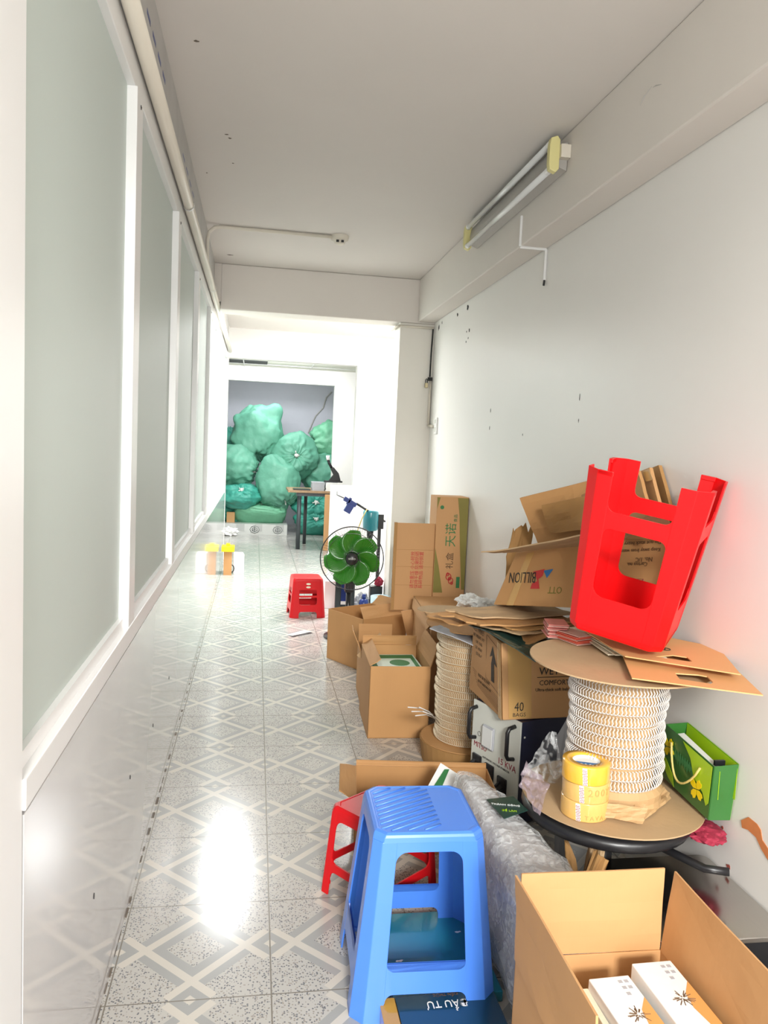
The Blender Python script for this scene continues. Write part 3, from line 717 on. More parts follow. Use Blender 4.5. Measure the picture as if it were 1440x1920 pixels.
tag(obj('grey_card', B().patch(ay(806, 1177, 3.08), ay(890, 1210, 2.99), ay(893, 1165, 3.3), ay(845, 1165, 3.36), t=0.003, n=6, amp=0.006, seed=3), M['grey_card']), 'grey card lying on top of the cream wire reel', 'card')
tag(obj('kraft_disc', B().lathe([(0, 0), (0.14, 0), (0.14, 0.004), (0, 0.004)], 36, Matrix.Translation((0.90, 3.42, 0.640)) @ Matrix.Rotation(R(-4), 4, 'X')), M['kraft_g']), 'round kraft disc poking out behind the grey card', 'cardboard disc')

# tape rolls on the near reel
def tape_roll(loc, label, mt, yaw=0.0, top=False):
    t = thing('tape_roll', label, 'tape roll', loc, (0, 0, yaw), 'packing tape rolls on the near reel')
    obj('tape', B().lathe([(0.038, 0.0005), (0.0635, 0.0005), (0.0640, 0.003), (0.0640, 0.048), (0.0635, 0.050), (0.038, 0.050)], 44, closed=True), mt, t, True)
    obj('cardboard_core', B().lathe([(0.0355, 0.001), (0.038, 0.001), (0.038, 0.047), (0.0355, 0.047)], 36, closed=True), M['paper_w'], t, True)
    b = B()
    for i in range(9):
        for j in range(3):
            a = R(-127+j*3.2+((i % 2)*1.6)-i*0.4); z = 0.004+i*0.0047
            m_ = frame((0.0644*math.cos(a), 0.0644*math.sin(a), z), (-math.sin(a), math.cos(a), 0), (0, 0, 1))
            b.prism([m_ @ Vector(q) for q in ((-.0014, 0, 0), (0, .002, 0), (.0014, 0, 0), (0, -.002, 0))], m_.to_3x3() @ Vector((0, 0, 0.0003)))
    b2 = B()
    for i in range(6):
        a0 = R(-129-i*0.6); a1 = R(-118-i*0.6); z = i*0.0079+0.0015
        b2.hexa([(0.0643*math.cos(a), 0.0643*math.sin(a), z) for a in (a0, a1)]+[(0.0638*math.cos(a), 0.0638*math.sin(a), z) for a in (a1, a0)]+[(0.0643*math.cos(a), 0.0643*math.sin(a), z+0.0075) for a in (a0, a1)]+[(0.0638*math.cos(a), 0.0638*math.sin(a), z+0.0075) for a in (a1, a0)])
    lab = obj('tab_strip', b2, M['paper_w'], t); obj('printed_diamonds', b, M['ink_dred'], lab)
    if top:
        lb_ = obj('core_label', B().lathe([(0, 0.0), (0.036, 0.0), (0.036, 0.0008), (0, 0.0008)], 36, Matrix.Translation((0, 0, 0.040))), M['paper_w'], t)
        b = B(); pts = [(0.0355*math.cos(R(a)), 0.0355*math.sin(R(a)), 0.0409) for a in range(150, 331, 12)]; b.prism(pts, (0, 0, 0.0005)); obj('blue_print', b, M['ink_blue'], lb_)
        for k in range(4):
            text('printed_lettering', 'PRE'[k % 3], 0.012, frame((-0.020+0.010*k, -0.0075-0.006*k, 0.0416), (0.83, -0.55, 0), (0.55, 0.83, 0)), M['paper_w'], lb_)
    return t
tc = (0.922, 1.92)
tr0 = tape_roll((tc[0], tc[1], ZB+0.005), 'pale yellow packing tape roll at the bottom of the stack of three', M['tape_p'], R(-4))
tr1 = tape_roll((tc[0]+0.001, tc[1], ZB+0.056), 'pale yellow packing tape roll in the middle of the stack of three', M['tape_p'], R(1))
tr2 = tape_roll((tc[0]-0.004, tc[1]-0.003, ZB+0.107), 'bright yellow packing tape roll on top of the stack of three', M['tape_y'], R(9), top=True)
def around(parent, s_, size, z, a0, da, mt, rad=0.0646):
    for i, chh in enumerate(s_):
        a = R(a0+da*i); text('printed_lettering', chh, size, frame((rad*math.cos(a), rad*math.sin(a), z), (-math.sin(a), math.cos(a), 0), (0, 0, 1)), mt, parent)
around(tr1, '200Y', 0.028, 0.030, -104, 16, M['ink_org'])
around(tr0, 'TAVA', 0.017, 0.012, -104, 13, M['ink_org'])

# ------------------------------------------------------------------ paper goods on the top flange
random.seed(2)
def env_stack(p, n, mt, lab, yaw, grp):
    for k in range(n):
        o = obj('envelope', wbox((-0.032, -0.045, 0), (0.032, 0.045, 0.0030)), (M['env3'] if k % 3 == 0 else mt), None, bevel=0.0008)
        o.location = (p[0]+random.uniform(-.005, .005), p[1]+random.uniform(-.005, .005), p[2]+0.0043*k)
        o.rotation_euler = (0, 0, yaw+random.uniform(-.07, .07)); tag(o, lab, 'envelope', grp)
env_stack(az(1042, 1192, 0.806), 11, M['env'], 'pinkish red envelope in the left stack on the near reel flange', R(-12), 'pink red envelopes in the left stack')
env_stack(az(1076, 1203, 0.806), 7, M['env2'], 'orange red envelope in the right stack beside the upturned stool', R(20), 'orange red envelopes in the right stack')
def sheet(name, label, cat, p4, mt, t=0.003, n=8, amp=0.003, bow=0.0, seed=0, rag=0.0, fr=4.0, group=None):
    o = obj(name, B().patch(*p4, t=t, n=n, amp=amp, bow=bow, seed=seed, rag=rag, fr=fr), mt); return tag(o, label, cat, group)
for k in range(5):
    dx = 9*k; dz = 0.0055*k
    sheet('leaflet', 'cream leaflet in the fanned pile under the upturned red stool', 'leaflet', (az(1068+dx*2.2, 1176+dx, 0.815+dz), az(1140+dx*1.5, 1227-k*2+dx*0.3, 0.815+dz), az(1215+dx, 1226+dx*.2, 0.816+dz), az(1130+dx*1.5, 1170+dx*0.5, 0.816+dz)), M['paper_c'], t=0.0028, n=4, amp=0.001, seed=k, group='cream leaflets under the red stool')
def holed(name, label, outer, hole, z, mt, th):
    n = len(outer); allp = [Vector(p) for p in outer+hole]
    tris = tessellate_polygon([[Vector(p) for p in outer], [Vector(p) for p in hole]])
    b = B(); a = [b.bm.verts.new(p) for p in allp]; c = [b.bm.verts.new(p-Vector((0, 0, th))) for p in allp]
    for tr in tris: b.face([a[i] for i in tr]); b.face([c[i] for i in tr[::-1]])
    for lp in (list(range(n)), list(range(n, len(allp)))):
        for i in range(len(lp)): p, q = lp[i], lp[(i+1) % len(lp)]; b.face([a[p], a[q], c[q], c[p]])
    return tag(obj(name, b, mt), label, 'cardboard sheet')
def zz(pts, z0, dzx=0.0): return [az(u, v, z0+dzx*(u-1160)) for u, v in pts]
holed('carry_box_sheet', 'lower orange kraft sheet with a cut handle hole jutting from under the upturned stool', zz([(1168, 1230), (1185, 1271), (1431, 1303), (1388, 1262), (1290, 1228)], 0.822, 0.00002), zz([(1266, 1262), (1274, 1273), (1333, 1282), (1337, 1279), (1326, 1268), (1310, 1265)], 0.822, 0.00002), 0, M['kraft_o'], 0.003)
holed('carry_box_sheet', 'upper orange kraft sheet with a slit handle lying directly under the upturned stool', zz([(1095, 1182), (1172, 1230), (1389, 1264), (1347, 1214), (1210, 1186)], 0.842, 0.00002), zz([(1229, 1231), (1290, 1240), (1298, 1240), (1288, 1232), (1262, 1228)], 0.842, 0.00002), 0, M['kraft_o'], 0.003)
cs_ = bpy.data.objects['carry_box_sheet.001'] if 'carry_box_sheet.001' in bpy.data.objects else None
if cs_:
    p = az(1248, 1217, 0.845); obj('printed_ring', B().tube([p+Vector((0.013*math.cos(a), 0.013*math.sin(a), 0)) for a in [2*PI*k/18 for k in range(18)]], 0.0012, 4, closed=True).tube([p+Vector((-.006, -.008, 0)), p+Vector((.004, .01, 0))], 0.0012, 4), M['ink'], cs_)
sheet('blue_card', 'small blue and white card peeking out behind the orange kraft sheets at the wall', 'card', (az(1345, 1240, 0.834), az(1386, 1262, 0.834), az(1380, 1252, 0.834), az(1350, 1228, 0.834)), M['lblue'], t=0.002, n=3)

# ------------------------------------------------------------------ gift bag
t = thing('gift_bag', 'green gift bag with yellow flowers leaning between the near reel and the right wall', 'gift bag', (1.27, 1.97, 0.40))
A0 = ax(1328, 1537, 1.245); A1 = ax(1340, 1437, 1.235); D0 = ax(1237, 1450, 1.25); D1 = ax(1250, 1358, 1.235)
E0 = ax(1368, 1537, 1.305); E1 = ax(1385, 1433, 1.305); F0 = Vector((1.305, D0.y, D0.z)); F1 = ax(1290, 1355, 1.305)
def slab(p, th):
    p = [Vector(q) for q in p]; n = (p[1]-p[0]).cross(p[3]-p[0]).normalized()*th
    return B().prism(p, n)
obj('front_panel', slab([A0, A1, D1, D0], 0.0015), M['bag_dg'], t, world=True)
obj('side_panel', slab([A0, E0, E1, A1], 0.0015), M['bag_dg'], t, world=True)
obj('back_panel', slab([E0, F0, F1, E1], 0.0015), M['bag_lime2'], t, world=True)
obj('side_panel', slab([D0, D1, F1, F0], 0.0015), M['bag_dg'], t, world=True)
obj('bottom_panel', slab([A0, D0, F0, E0], 0.0015), M['bag_dg'], t, world=True)
fn = (A1-A0).cross(D0-A0).normalized(); 
if fn.x > 0: fn = -fn
def onf(a, c, off=0.004): return A0*(1-a)*(1-c)+D0*a*(1-c)+D1*a*c+A1*(1-a)*c + fn*off      # a: near->far, c: bottom->top
obj('lime_print', B().prism([onf(0.01, 0.98), onf(0.60, 0.98), onf(0.42, 0.80), onf(0.32, 0.52), onf(0.13, 0.40), onf(0.05, 0.22), onf(0.01, 0.30)], fn*0.0005).prism([onf(0.99, 0.32), onf(0.80, 0.10), onf(0.66, 0.02), onf(0.72, 0.22), onf(0.9, 0.42)], fn*0.0005), M['bag_lime'], t, world=True)
def flower(a, c, s_):
    ctr = onf(a, c, 0.0048); e1 = (D0-A0).normalized(); e2 = (A1-A0).normalized(); b = B()
    for k in range(4):
        an = PI/2*k+0.5; dd = e1*math.cos(an)+e2*math.sin(an); pe = e1*-math.sin(an)+e2*math.cos(an)
        b.prism([ctr+dd*s_*r_+pe*s_*w_ for r_, w_ in ((0.05, 0), (.35, .28), (.75, .36), (1.0, .2), (.92, 0), (1.0, -.2), (.75, -.36), (.35, -.28))], fn*0.0006)
    obj('flower_print', b, M['yellow'], t, world=True)
flower(0.24, 0.36, 0.034); flower(0.86, 0.66, 0.032)
b = B(); 
for k in range(9):
    a = 0.35+0.05*k; b.prism([onf(a, 0.5+0.03*math.sin(k*2)), onf(a+0.05, 0.62+0.03*math.sin(k)), onf(a+0.02, 0.72), onf(a-0.02, 0.6)], fn*0.0004)
obj('leaf_print', b, M['ink_green'], t, world=True)
hp = [onf(0.80-0.60*(k/12), 0.80-0.52*math.sin(PI*min(1, k/12))**0.8, 0.008+0.012*math.sin(PI*k/12)) for k in range(13)]
obj('cord_handle', B().tube(hp, 0.0032, 8), M['gold'], t, True, world=True)
obj('lime_lining', slab([E1+Vector((-.002, 0, -.002)), F1+Vector((-.002, 0, -.002)), F1+Vector((-.002, 0, -.10)), E1+Vector((-.002, 0, -.10))], 0.0006), M['bag_lime'], t, world=True)
obj('paper_insert', B().prism([A1+Vector((.014, .03, -.014)), D1+Vector((.014, -.04, -.014)), D1+Vector((.034, -.04, -.012)), A1+Vector((.034, .03, -.012))], (0, 0, -0.05)), M['offwhite'], t, world=True)
obj('clip', B().box(A1+Vector((.018, .025, -.010)), A1+Vector((.048, .033, .004))), M['black'], t, world=True)
sa = A0+(E0-A0)*0.35; sb = A1+(E1-A1)*0.22
obj('side_lettering', B().tube([sa+(sb-sa)*0.38+Vector((0, -.002, 0)), sa+(sb-sa)*0.9+Vector((0, -.002, 0))], 0.0009, 4), M['bag_lime'], t, world=True)

# ------------------------------------------------------------------ voltage stabiliser and WET WIPES carton
K0 = Vector((0.988, 2.615, 0)); K1 = Vector((0.890, 2.885, 0))       # front face from near corner to far corner
fd = (K1-K0).normalized(); dn = Vector((fd.y, -fd.x, 0)); 
if dn.x < 0: dn = -dn
t = thing('voltage_stabiliser', 'white and navy 15 KVA voltage stabiliser under the WET WIPES carton', 'stabiliser', K0)
HU = 0.398; FW = (K1-K0).length
bx = frame(K0, fd, dn)    # local x along face, y into the body, z?
bx = Matrix((fd, dn, Vector((0, 0, 1)))).transposed().to_4x4(); bx.translation = K0
obj('housing', B().box((0, 0.004, 0.01), (FW, 0.27, HU), bx), M['navy'], t, world=True, bevel=0.002)
obj('front_plate', B().box((-0.002, -0.002, 0.006), (FW+0.002, 0.004, HU+0.001), bx), M['offwhite'], t, world=True, bevel=0.001)
def onu(s_, z, o=-0.003): return bx @ Vector((s_, o, z))
for s_ in (0.028, FW-0.022):
    obj('handle', B().tube([onu(s_, 0.375), onu(s_, 0.370, -0.03), onu(s_, 0.355, -0.038), onu(s_, 0.27, -0.038), onu(s_, 0.255, -0.03), onu(s_, 0.25)], 0.008, 8), M['black'], t, True, world=True)
mt_ = obj('meter', B().box((FW-0.145, -0.014, 0.235), (FW-0.075, -0.002, 0.325), bx), M['grey_card'], t, world=True, bevel=0.008)
obj('meter_glass', B().box((FW-0.140, -0.0155, 0.243), (FW-0.080, -0.0135, 0.318), bx), M['tube'], mt_, world=False)
mt_.children[0].data.transform(t.matrix_basis.inverted())
tx = frame(onu(0, 0), -fd, (0, 0, 1))
def utext(s_, body, size, z, mt, x_): return text('printed_lettering', body, size, frame(onu(x_, z, -0.0026), -fd, (0, 0, 1)), mt, t, world=True)
utext(0, 'MITSU', 0.03, 0.225, M['ink_dred'], FW-0.055); utext(0, '15 KVA', 0.034, 0.212, M['ink_dred'], 0.065)
utext(0, 'AUTOMATIC VOLTAGE STABILIZER', 0.0105, 0.190, M['ink'], 0.13)
for s_, z in ((FW-0.045, 0.155), (FW-0.125, 0.145), (FW-0.205, 0.125)):
    bb = obj('terminal_block', B().box((s_-0.027, -0.012, z-0.034), (s_+0.027, -0.002, z+0.034), bx), M['black'], t, world=True, bevel=0.004)
    obj('terminal_lever', B().tube([onu(s_+0.01, z+0.01, -0.012), onu(s_+0.005, z, -0.032)], 0.007, 6).tube([onu(s_-0.012, z-0.008, -0.012), onu(s_-0.014, z-0.012, -0.028)], 0.006, 6), M['blackm'], bb)
    bb.children[0].data.transform(t.matrix_basis.inverted())
obj('round_mark', B().tube([onu(FW-0.045+0.009*math.cos(a), 0.272+0.009*math.sin(a), -0.0026) for a in [2*PI*k/14 for k in range(14)]], 0.0008, 4, closed=True), M['ink'], t, world=True)
obj('screw', B().lathe([(0, .002), (.004, .001), (.004, 0)], 10, frame(bx @ Vector((-0.001, 0.02, 0.34)), dn, (0, 0, 1))).lathe([(0, .002), (.004, .001), (.004, 0)], 10, frame(bx @ Vector((-0.001, 0.02, 0.18)), dn, (0, 0, 1))), M['offwhite'], t, world=True)
# carton on top
t = thing('wipes_carton', 'taped WET WIPES carton with a black arrow standing on the stabiliser', 'cardboard box', (1.10, 2.75, 0.40))
zb = 0.400; zt = 0.668
W0 = az(943, 1351, zb); W1 = az(879, 1291, zb); W2 = Vector((1.30, W0.y+0.03, zb)); W3 = Vector((1.24, W1.y+.03, zb))
T0 = ay(940, 1206, W0.y+0.01); T1 = ay(888, 1169, W1.y); T1.z = T0.z; T2 = Vector((1.30, W2.y+.01, T0.z)); T3 = Vector((1.24, W3.y, T0.z))
obj('box_body', B().hexa([W0, W2, W3, W1, T0, T2, T3, T1]), M['kraft_l'], t, world=True, bevel=0.004)
ln = (W1-W0).cross(T0-W0).normalized(); ln = ln if ln.x < 0 else -ln
rn = (W2-W0).cross(T0-W0).normalized(); rn = rn if rn.y < 0 else -rn
def onL(a, c, off=0.004): return W0*(1-a)*(1-c)+W1*a*(1-c)+T1*a*c+T0*(1-a)*c+ln*off
def onR(a, c, off=0.0015): return W0*(1-a)*(1-c)+W2*a*(1-c)+T2*a*c+T0*(1-a)*c+rn*off
obj('arrow_print', B().prism([onL(a, c) for a, c in ((.30, .40), (.30, .66), (.38, .64), (.25, .88), (.13, .64), (.21, .66), (.21, .40))], ln*0.0004), M['ink'], t, world=True)
b = B()
for q in [((.04, .30), (.04, .98)), ((.46, .38), (.46, .96)), ((.04, .30), (.46, .38)), ((.05, .90), (.46, .97))]: b.tube([onL(*q[0]), onL(*q[1])], 0.0010, 4)
for k in range(7): b.tube([onL(.06, .24-.03*k), onL(.9-.03*k, .36-.03*k)], 0.0006, 4)
obj('printed_frame', b, M['ink_br'], t, world=True)
lx = -(W1-W0).normalized(); uu = (T0-W0).normalized()
for body, sz, a, c in (('WET WIPES', .034, .76, .93), ('NET WEIGHT  14 KG', .019, .72, .84), ('G.W.   15 KG', .017, .72, .76), ('QTY  40 BAGS', .017, .72, .68), ('SIZE  42 x 35', .017, .70, .60), ('MADE IN VIETNAM', .02, .52, .33), ('KEEP DRY  HANDLE WITH CARE', .013, .5, .25)):
    text('printed_lettering', body, sz, frame(onL(a, c, .0045), lx, uu), M['ink_br'], t, world=True, xs=0.75)
rx = (W2-W0).normalized()
for body, sz, a, c, al, xs in (('WET WIPES', .040, .38, .62, 'LEFT', .95), ('COMFORTABLE', .027, .38, .47, 'LEFT', .95), ('Ultra-thick soft baby wipes', .017, .34, .38, 'LEFT', 1)):
    text('printed_lettering', body, sz, frame(onR(a, c, .002), rx, uu), M['ink'], t, world=True, align=al, xs=xs)
obj('print_rule', B().tube([onR(.36, .545), onR(.90, .545)], 0.0012, 4), M['ink'], t, world=True)
text('printed_lettering', '40', .048, frame(onR(.17, .165, .002), rx, uu), M['ink'], t, world=True, xs=.8)
text('printed_lettering', 'BAGS', .020, frame(onR(.17, .065, .002), rx, uu), M['ink'], t, world=True, xs=1.1)
obj('packing_tape', B().prism([onR(.06, .02), onR(.30, .02), onR(.30, .99), onR(.06, .99)], rn*0.0005).prism([onL(.0, .0), onL(.10, .0), onL(.10, .99), onL(.0, .99)], ln*0.0004), M['tape_k'], t, world=True)

# dark glossy sheets, flattened cartons piled on the carton
sheet('dark_folder', 'black green glossy board hanging over the front edge of the WET WIPES carton', 'board', (az(872, 1168, T0.z+.02), az(1004, 1240, T0.z+.008), az(1050, 1200, T0.z+.012), az(925, 1150, T0.z+.02)), M['dgreen'], t=.004, amp=.008, bow=.010, seed=2)
random.seed(21)
labs = ['light brown flattened carton topmost on the pile over the WET WIPES carton', 'torn brown flattened carton second from the top of the pile', 'dark edged cardboard sheet in the middle of the pile', 'greyish cardboard sheet low in the pile over the dark board', 'brown cardboard sheet lowest at the left of the pile']
specs = [((835, 1142), (905, 1160), (1090, 1150), (1000, 1128), 0.735, 'kraft_g'), ((820, 1150), (900, 1172), (1080, 1166), (1000, 1135), .722, 'kraft'), ((885, 1150), (960, 1180), (1080, 1175), (1010, 1140), .712, 'kraft_d'), ((880, 1162), (975, 1190), (1085, 1172), (1000, 1148), .702, 'kraft_g'), ((800, 1152), (860, 1172), (960, 1168), (900, 1140), .694, 'kraft')]
for i, (a, c, d, e, z, k) in enumerate(specs):
    sheet('flattened_carton', labs[i], 'cardboard sheet', (az(*a, z+.03), az(*c, z+.03), az(*d, z+.034), az(*e, z+.034)), M[k], t=.006, amp=.010, fr=3, seed=i+1, rag=.10)
sheet('cardboard_flap', 'folded brown cardboard corner beside the red envelopes', 'cardboard sheet', (az(985, 1212, .70), az(1075, 1170, .75), az(1068, 1158, .76), az(975, 1185, .715)), M['kraft'], t=.004, amp=.004, seed=9)

# inverted printed carton behind the upturned stool
t = thing('printed_carton', 'upside down printed carton leaning behind the upturned red stool', 'cardboard box', (1.15, 2.7, 0.74))
BL = ay(925, 1134, 2.92); BR = ax(1238, 1146, 1.25)
pn = (BR-BL).cross(Vector((0.03, 0.09, 0.25))).normalized(); pn = pn if pn.y < 0 else -pn
def onp(u, v): w = _w(u, v); return O+w*((BL-O).dot(pn)/w.dot(pn))
TL = onp(968, 1036); TR = onp(1262, 990)
BLb = BL+Vector((.12, .10, 0)); BRb = BR+Vector((.045, .05, 0)); TLb = TL+Vector((.12, .08, 0)); TRb = Vector((min(1.305, TR.x+.03), TR.y+.05, TR.z))
obj('box_body', B().hexa([BL, BR, BRb, BLb, TL, TR, TRb, TLb]), M['kraft'], t, world=True, bevel=0.003)
def onB(a, c, off=.0015): return BL*(1-a)*(1-c)+BR*a*(1-c)+TR*a*c+TL*(1-a)*c+pn*off
ex = (BL-BR).normalized(); ey = (BL-TL).normalized()
def btext(body, size, a, c, mt, xs=1.0): return text('printed_lettering', body, size, frame(onB(a, c, .002), ex, ey), mt, t, world=True, xs=xs)
def ptext(body, size, u, v, mt, xs=1.0): return text('printed_lettering', body, size, frame(onp(u, v)+pn*.002, ex, ey), mt, t, world=True, xs=xs)
def ppoly(pp): return B().prism([onp(u, v)+pn*.0015 for u, v in pp], pn*.0005)
ptext('BILLION', .060, 980, 1082, M['ink'], .72)
obj('logo_print', ppoly([(1000, 1072), (1022, 1067), (1018, 1080), (1010, 1086), (1012, 1104), (995, 1104), (998, 1094), (1008, 1090), (1006, 1082)]), M['ink_red'], t, world=True)
obj('logo_print', ppoly([(1020, 1070), (1038, 1067), (1026, 1084)]), M['ink_blue'], t, world=True)
ptext('OTT', .036, 1041, 1106, M['ink_olive']); ptext('Do not stack heavy', .019, 1205, 1018, M['ink_br']); ptext('Keep away from water', .018, 1200, 1032, M['ink_br'])
ptext('No. 1/C', .021, 1208, 1049, M['ink_br']); ptext('Carton no.', .019, 1195, 1058, M['ink_br'])
b = B()
for a, c in ((1165, 1100), (1197, 1098)):
    pts = [onp(a-10, c+13)+pn*.0015, onp(a+6, c+13)+pn*.0015, onp(a+10, c-12)+pn*.0015, onp(a-5, c-12)+pn*.0015]
    b.tube(pts, .001, 4, closed=True); b.tube([pts[0], pts[2]], .001, 4); b.tube([pts[1], pts[3]], .001, 4)
    for k in range(3): b.tube([onp(a-5, c-9+3*k)+pn*.0015, onp(a+8, c-9+3*k)+pn*.0015], .0006, 4)
obj('handling_symbol', b, M['ink_dred'], t, world=True)
obj('shipping_label', ppoly([(1148, 1104), (1158, 1110), (1163, 1070), (1152, 1068)]), M['paper_w'], t, world=True)
b = B(); [b.tube([onp(1153, 1076+4*k)+pn*.0022, onp(1158, 1077+4*k)+pn*.0022], .0005*(1+k % 3), 4) for k in range(6)]
obj('label_barcode', b, M['ink'], t, world=True)
obj('flap', B().patch(TL+Vector((-.01, -.0, .0)), TR, TR+Vector((-.10, -.12, .05)), ay(902, 1036, 2.86), t=.005, n=10, amp=.006, seed=4, bow=.015), M['kraft_g'], t, world=True)
obj('clear_tape', B().prism([onB(.10, .0), onB(.15, .0), onB(.15, .95), onB(.10, .95)], pn*.0007), M['tape_k'], t, world=True)
sheet('torn_cardboard', 'ragged torn strip of brown cardboard standing against the wall left of the printed carton', 'cardboard sheet', (ay(938, 1128, 3.12)+Vector((0, 0, -.12)), ay(975, 1120, 3.14)+Vector((0, 0, -.12)), ay(1000, 985, 3.2), ay(962, 990, 3.18)), M['kraft_d'], t=.005, n=8, amp=.015, seed=6, rag=.3)
# folded panels above
sheet('flattened_carton', 'wide folded brown carton standing above the printed carton', 'cardboard sheet', (ay(1012, 1028, 3.02), ax(1120, 1020, 1.270), ax(1110, 900, 1.285), ay(974, 934, 3.05)), M['kraft'], t=.008, n=8, amp=.006, seed=8)
sheet('flattened_carton', 'inner fold of brown carton with a pale cut edge left of the upturned stool', 'cardboard sheet', (ay(1030, 1000, 2.90), ax(1125, 990, 1.22), ax(1120, 925, 1.235), ay(1014, 948, 2.90)), M['kraft_d'], t=.005, n=8, amp=.006, seed=12)
tps = ['thin brown flattened carton nearest the stool legs', 'brown flattened carton with a taped top, middle of the three behind the stool legs', 'brown flattened carton closest to the wall behind the stool legs']
for i, (xx, uo) in enumerate(((1.215, 0), (1.250, 22), (1.282, 40))):
    o = sheet('flattened_carton', tps[i], 'cardboard sheet', (ax(1095+uo, 1010, xx), ax(1232+uo, 1010-uo*.2, xx+.002), ax(1195+uo, 882-uo*.25, xx+.012), ax(1090+uo, 928-uo*.3, xx+.012)), M[('kraft', 'kraft_l', 'kraft_d')[i]], t=.012, n=6, amp=.004, seed=20+i)
    if i == 1: obj('brown_tape', B().prism([ax(1205, 884, 1.2475), ax(1217, 879, 1.2475), ax(1225, 900, 1.247), ax(1212, 903, 1.247)], (-.001, 0, 0)), M['tape_k'], o)

# ------------------------------------------------------------------ tall printed carton by the pillar
t = thing('tall_printed_carton', 'tall orange brown carton with green bands standing at the pillar foot', 'cardboard box', (1.2, 4.66, 0))
a0 = ay(816, 932, 4.56); a1 = ay(884, 930, 4.56); 
Z1 = 1.095
obj('box_body', B().box((1.105, 4.58, 0), (1.305, 4.76, Z1)), M['kraft_l'], t, world=True, bevel=.003)
yf = 4.5785
def pf(pts, mt, nm, y=yf, d=.0006): obj(nm, B().prism([(x, y, z) for x, z in pts], (0, -d, 0)), mt, t, world=True)
pf([(1.235, 1.09), (1.304, 1.09), (1.304, .52), (1.285, .52), (1.262, .80), (1.25, .98)], M['ink_olive'], 'green_band')
pf([(1.106, .78), (1.135, .66), (1.165, .50), (1.106, .50)], M['ink_olive'], 'green_band')
pf([(1.106, 1.09), (1.125, 1.09), (1.107, 1.02)], M['ink_olive'], 'green_band')
pf([(1.25, .60), (1.272, .60), (1.272, .53), (1.25, .53)], M['ink_green'], 'green_square')
b = B().lathe([(0, .001), (.012, .001), (.012, 0)], 20, Matrix.Translation((1.138, yf, 1.03)) @ Matrix.Rotation(PI/2, 4, 'X')); obj('leaf_logo', b, M['ink_green'], t, world=True)
def side_text(body, size, x, z, mt, par=t, y=yf-.0004): return text('printed_lettering', body, size, frame((x, y, z), (0, 0, 1), (-1, 0, 0)), mt, par, world=True)
side_text('天诺', .075, 1.205, .86, M['ink_green']); side_text('礼盒', .052, 1.205, .70, M['ink_br']); side_text('食品', .025, 1.228, .965, M['ink_green'])
b = B()
for cx, cz, r_ in ((1.200, .600, .020), (1.215, .575, .018), (1.207, .588, .009), (1.222, .560, .008), (1.194, .615, .009)):
    b.tube([(cx+r_*.8*math.cos(a), yf-.001, cz+r_*math.sin(a)) for a in [2*PI*k/14 for k in range(14)]], .003, 5, closed=True)
obj('knot_print', b, M['ink_red'], t, world=True)
t2 = obj('unfolded_panel', B().box((.865, 4.60, .385), (1.104, 4.606, .925)), M['kraft_l'], t, world=True)
obj('panel_edge', B().box((.850, 4.594, .385), (.868, 4.612, .927)), M['kraft_d'], t, world=True)
for z in (.76, .655, .54): obj('crease', B().box((.866, 4.5985, z), (1.103, 4.6, z+.0015)), M['kraft_d'], t, world=True)
for j, x in enumerate((.975, 1.003, 1.030)):
    text('printed_lettering', ['请勿重压 小心轻放', '保持干燥 防潮防晒', '易碎物品 请勿倒置'][j], .028, frame((x, 4.5992, .635), (0, 0, 1), (-1, 0, 0)), M['ink_red'], t, world=True, xs=1.0)
# crumpled white paper behind the cartons
def crumple(name, label, cat, c, r3, mt, seed, amp=.35, fr=3.0, sub=4, kind=None, flat=None):
    bm = bmesh.new(); bmesh.ops.create_icosphere(bm, subdivisions=sub, radius=1)
    for v in bm.verts:
        n = v.co.normalized()
        k = 1+amp*noise.noise(n*fr+Vector((seed*5.1, seed, 0)))+amp*.5*abs(noise.noise(n*fr*2.3+Vector((seed, 7, 2))))
        v.co = Vector((n.x*r3[0]*k, n.y*r3[1]*k, n.z*r3[2]*k))
        if flat is not None and v.co.z < flat: v.co.z = flat
    b = B(); b.bm.free(); b.bm = bm; o = obj(name, b, mt); o.location = c
    return tag(o, label, cat, kind=kind)
crumple('crumpled_paper', 'crumpled white paper at the wall behind the closed carton', 'paper', ay(880, 1122, 4.0)+Vector((0, 0, -.015)), (.06, .05, .035), M['paper_w'], 1, .6)
crumple('crumpled_paper', 'second crumpled white paper scrap beside the pile of sheets at the wall', 'paper', ay(905, 1128, 3.7)+Vector((0, 0, -.015)), (.06, .04, .03), M['paper_w'], 2, .7)

# ------------------------------------------------------------------ floor cartons in the middle distance
carton('open_carton', 'plain open carton holding a green and white printed box beside the cream wire reel', (.716, 3.70, 0), R(-2), .292, .40, .35, M['kraft'], [('back', .05, -3), ('right', .10, 22, .1), ('left', .06, -60)])
t = thing('printed_box', 'green and white printed box with an oval picture inside the open carton', 'box', (.716, 3.70, .02))
obj('box_body', B().box((-.125, -.17, 0), (.13, .175, .285)), M['greenpr'], t, bevel=.003)
obj('oval_print', B().lathe([(0, .0006), (.034, .0006), (.034, 0)], 24, Matrix.Translation((.03, .02, .285)) @ Matrix.Diagonal((1.5, 1.6, 1, 1))), M['ink_green'], t)
b = B().box((-.115, .10, .2852), (.12, .16, .2858)).box((-.115, -.14, .2852), (-.09, .1, .2858)).box((.10, -.14, .2852), (.12, .1, .2858)); obj('green_border', b, M['ink_green'], t)
carton('open_carton', 'half hidden carton with torn white flaps left behind the carton holding the printed box', (.70, 4.12, 0), R(-3), .20, .30, .27, M['kraft'], [('left', .12, 20, .25), ('back', .10, 10), ('front', .07, -15, .2)])
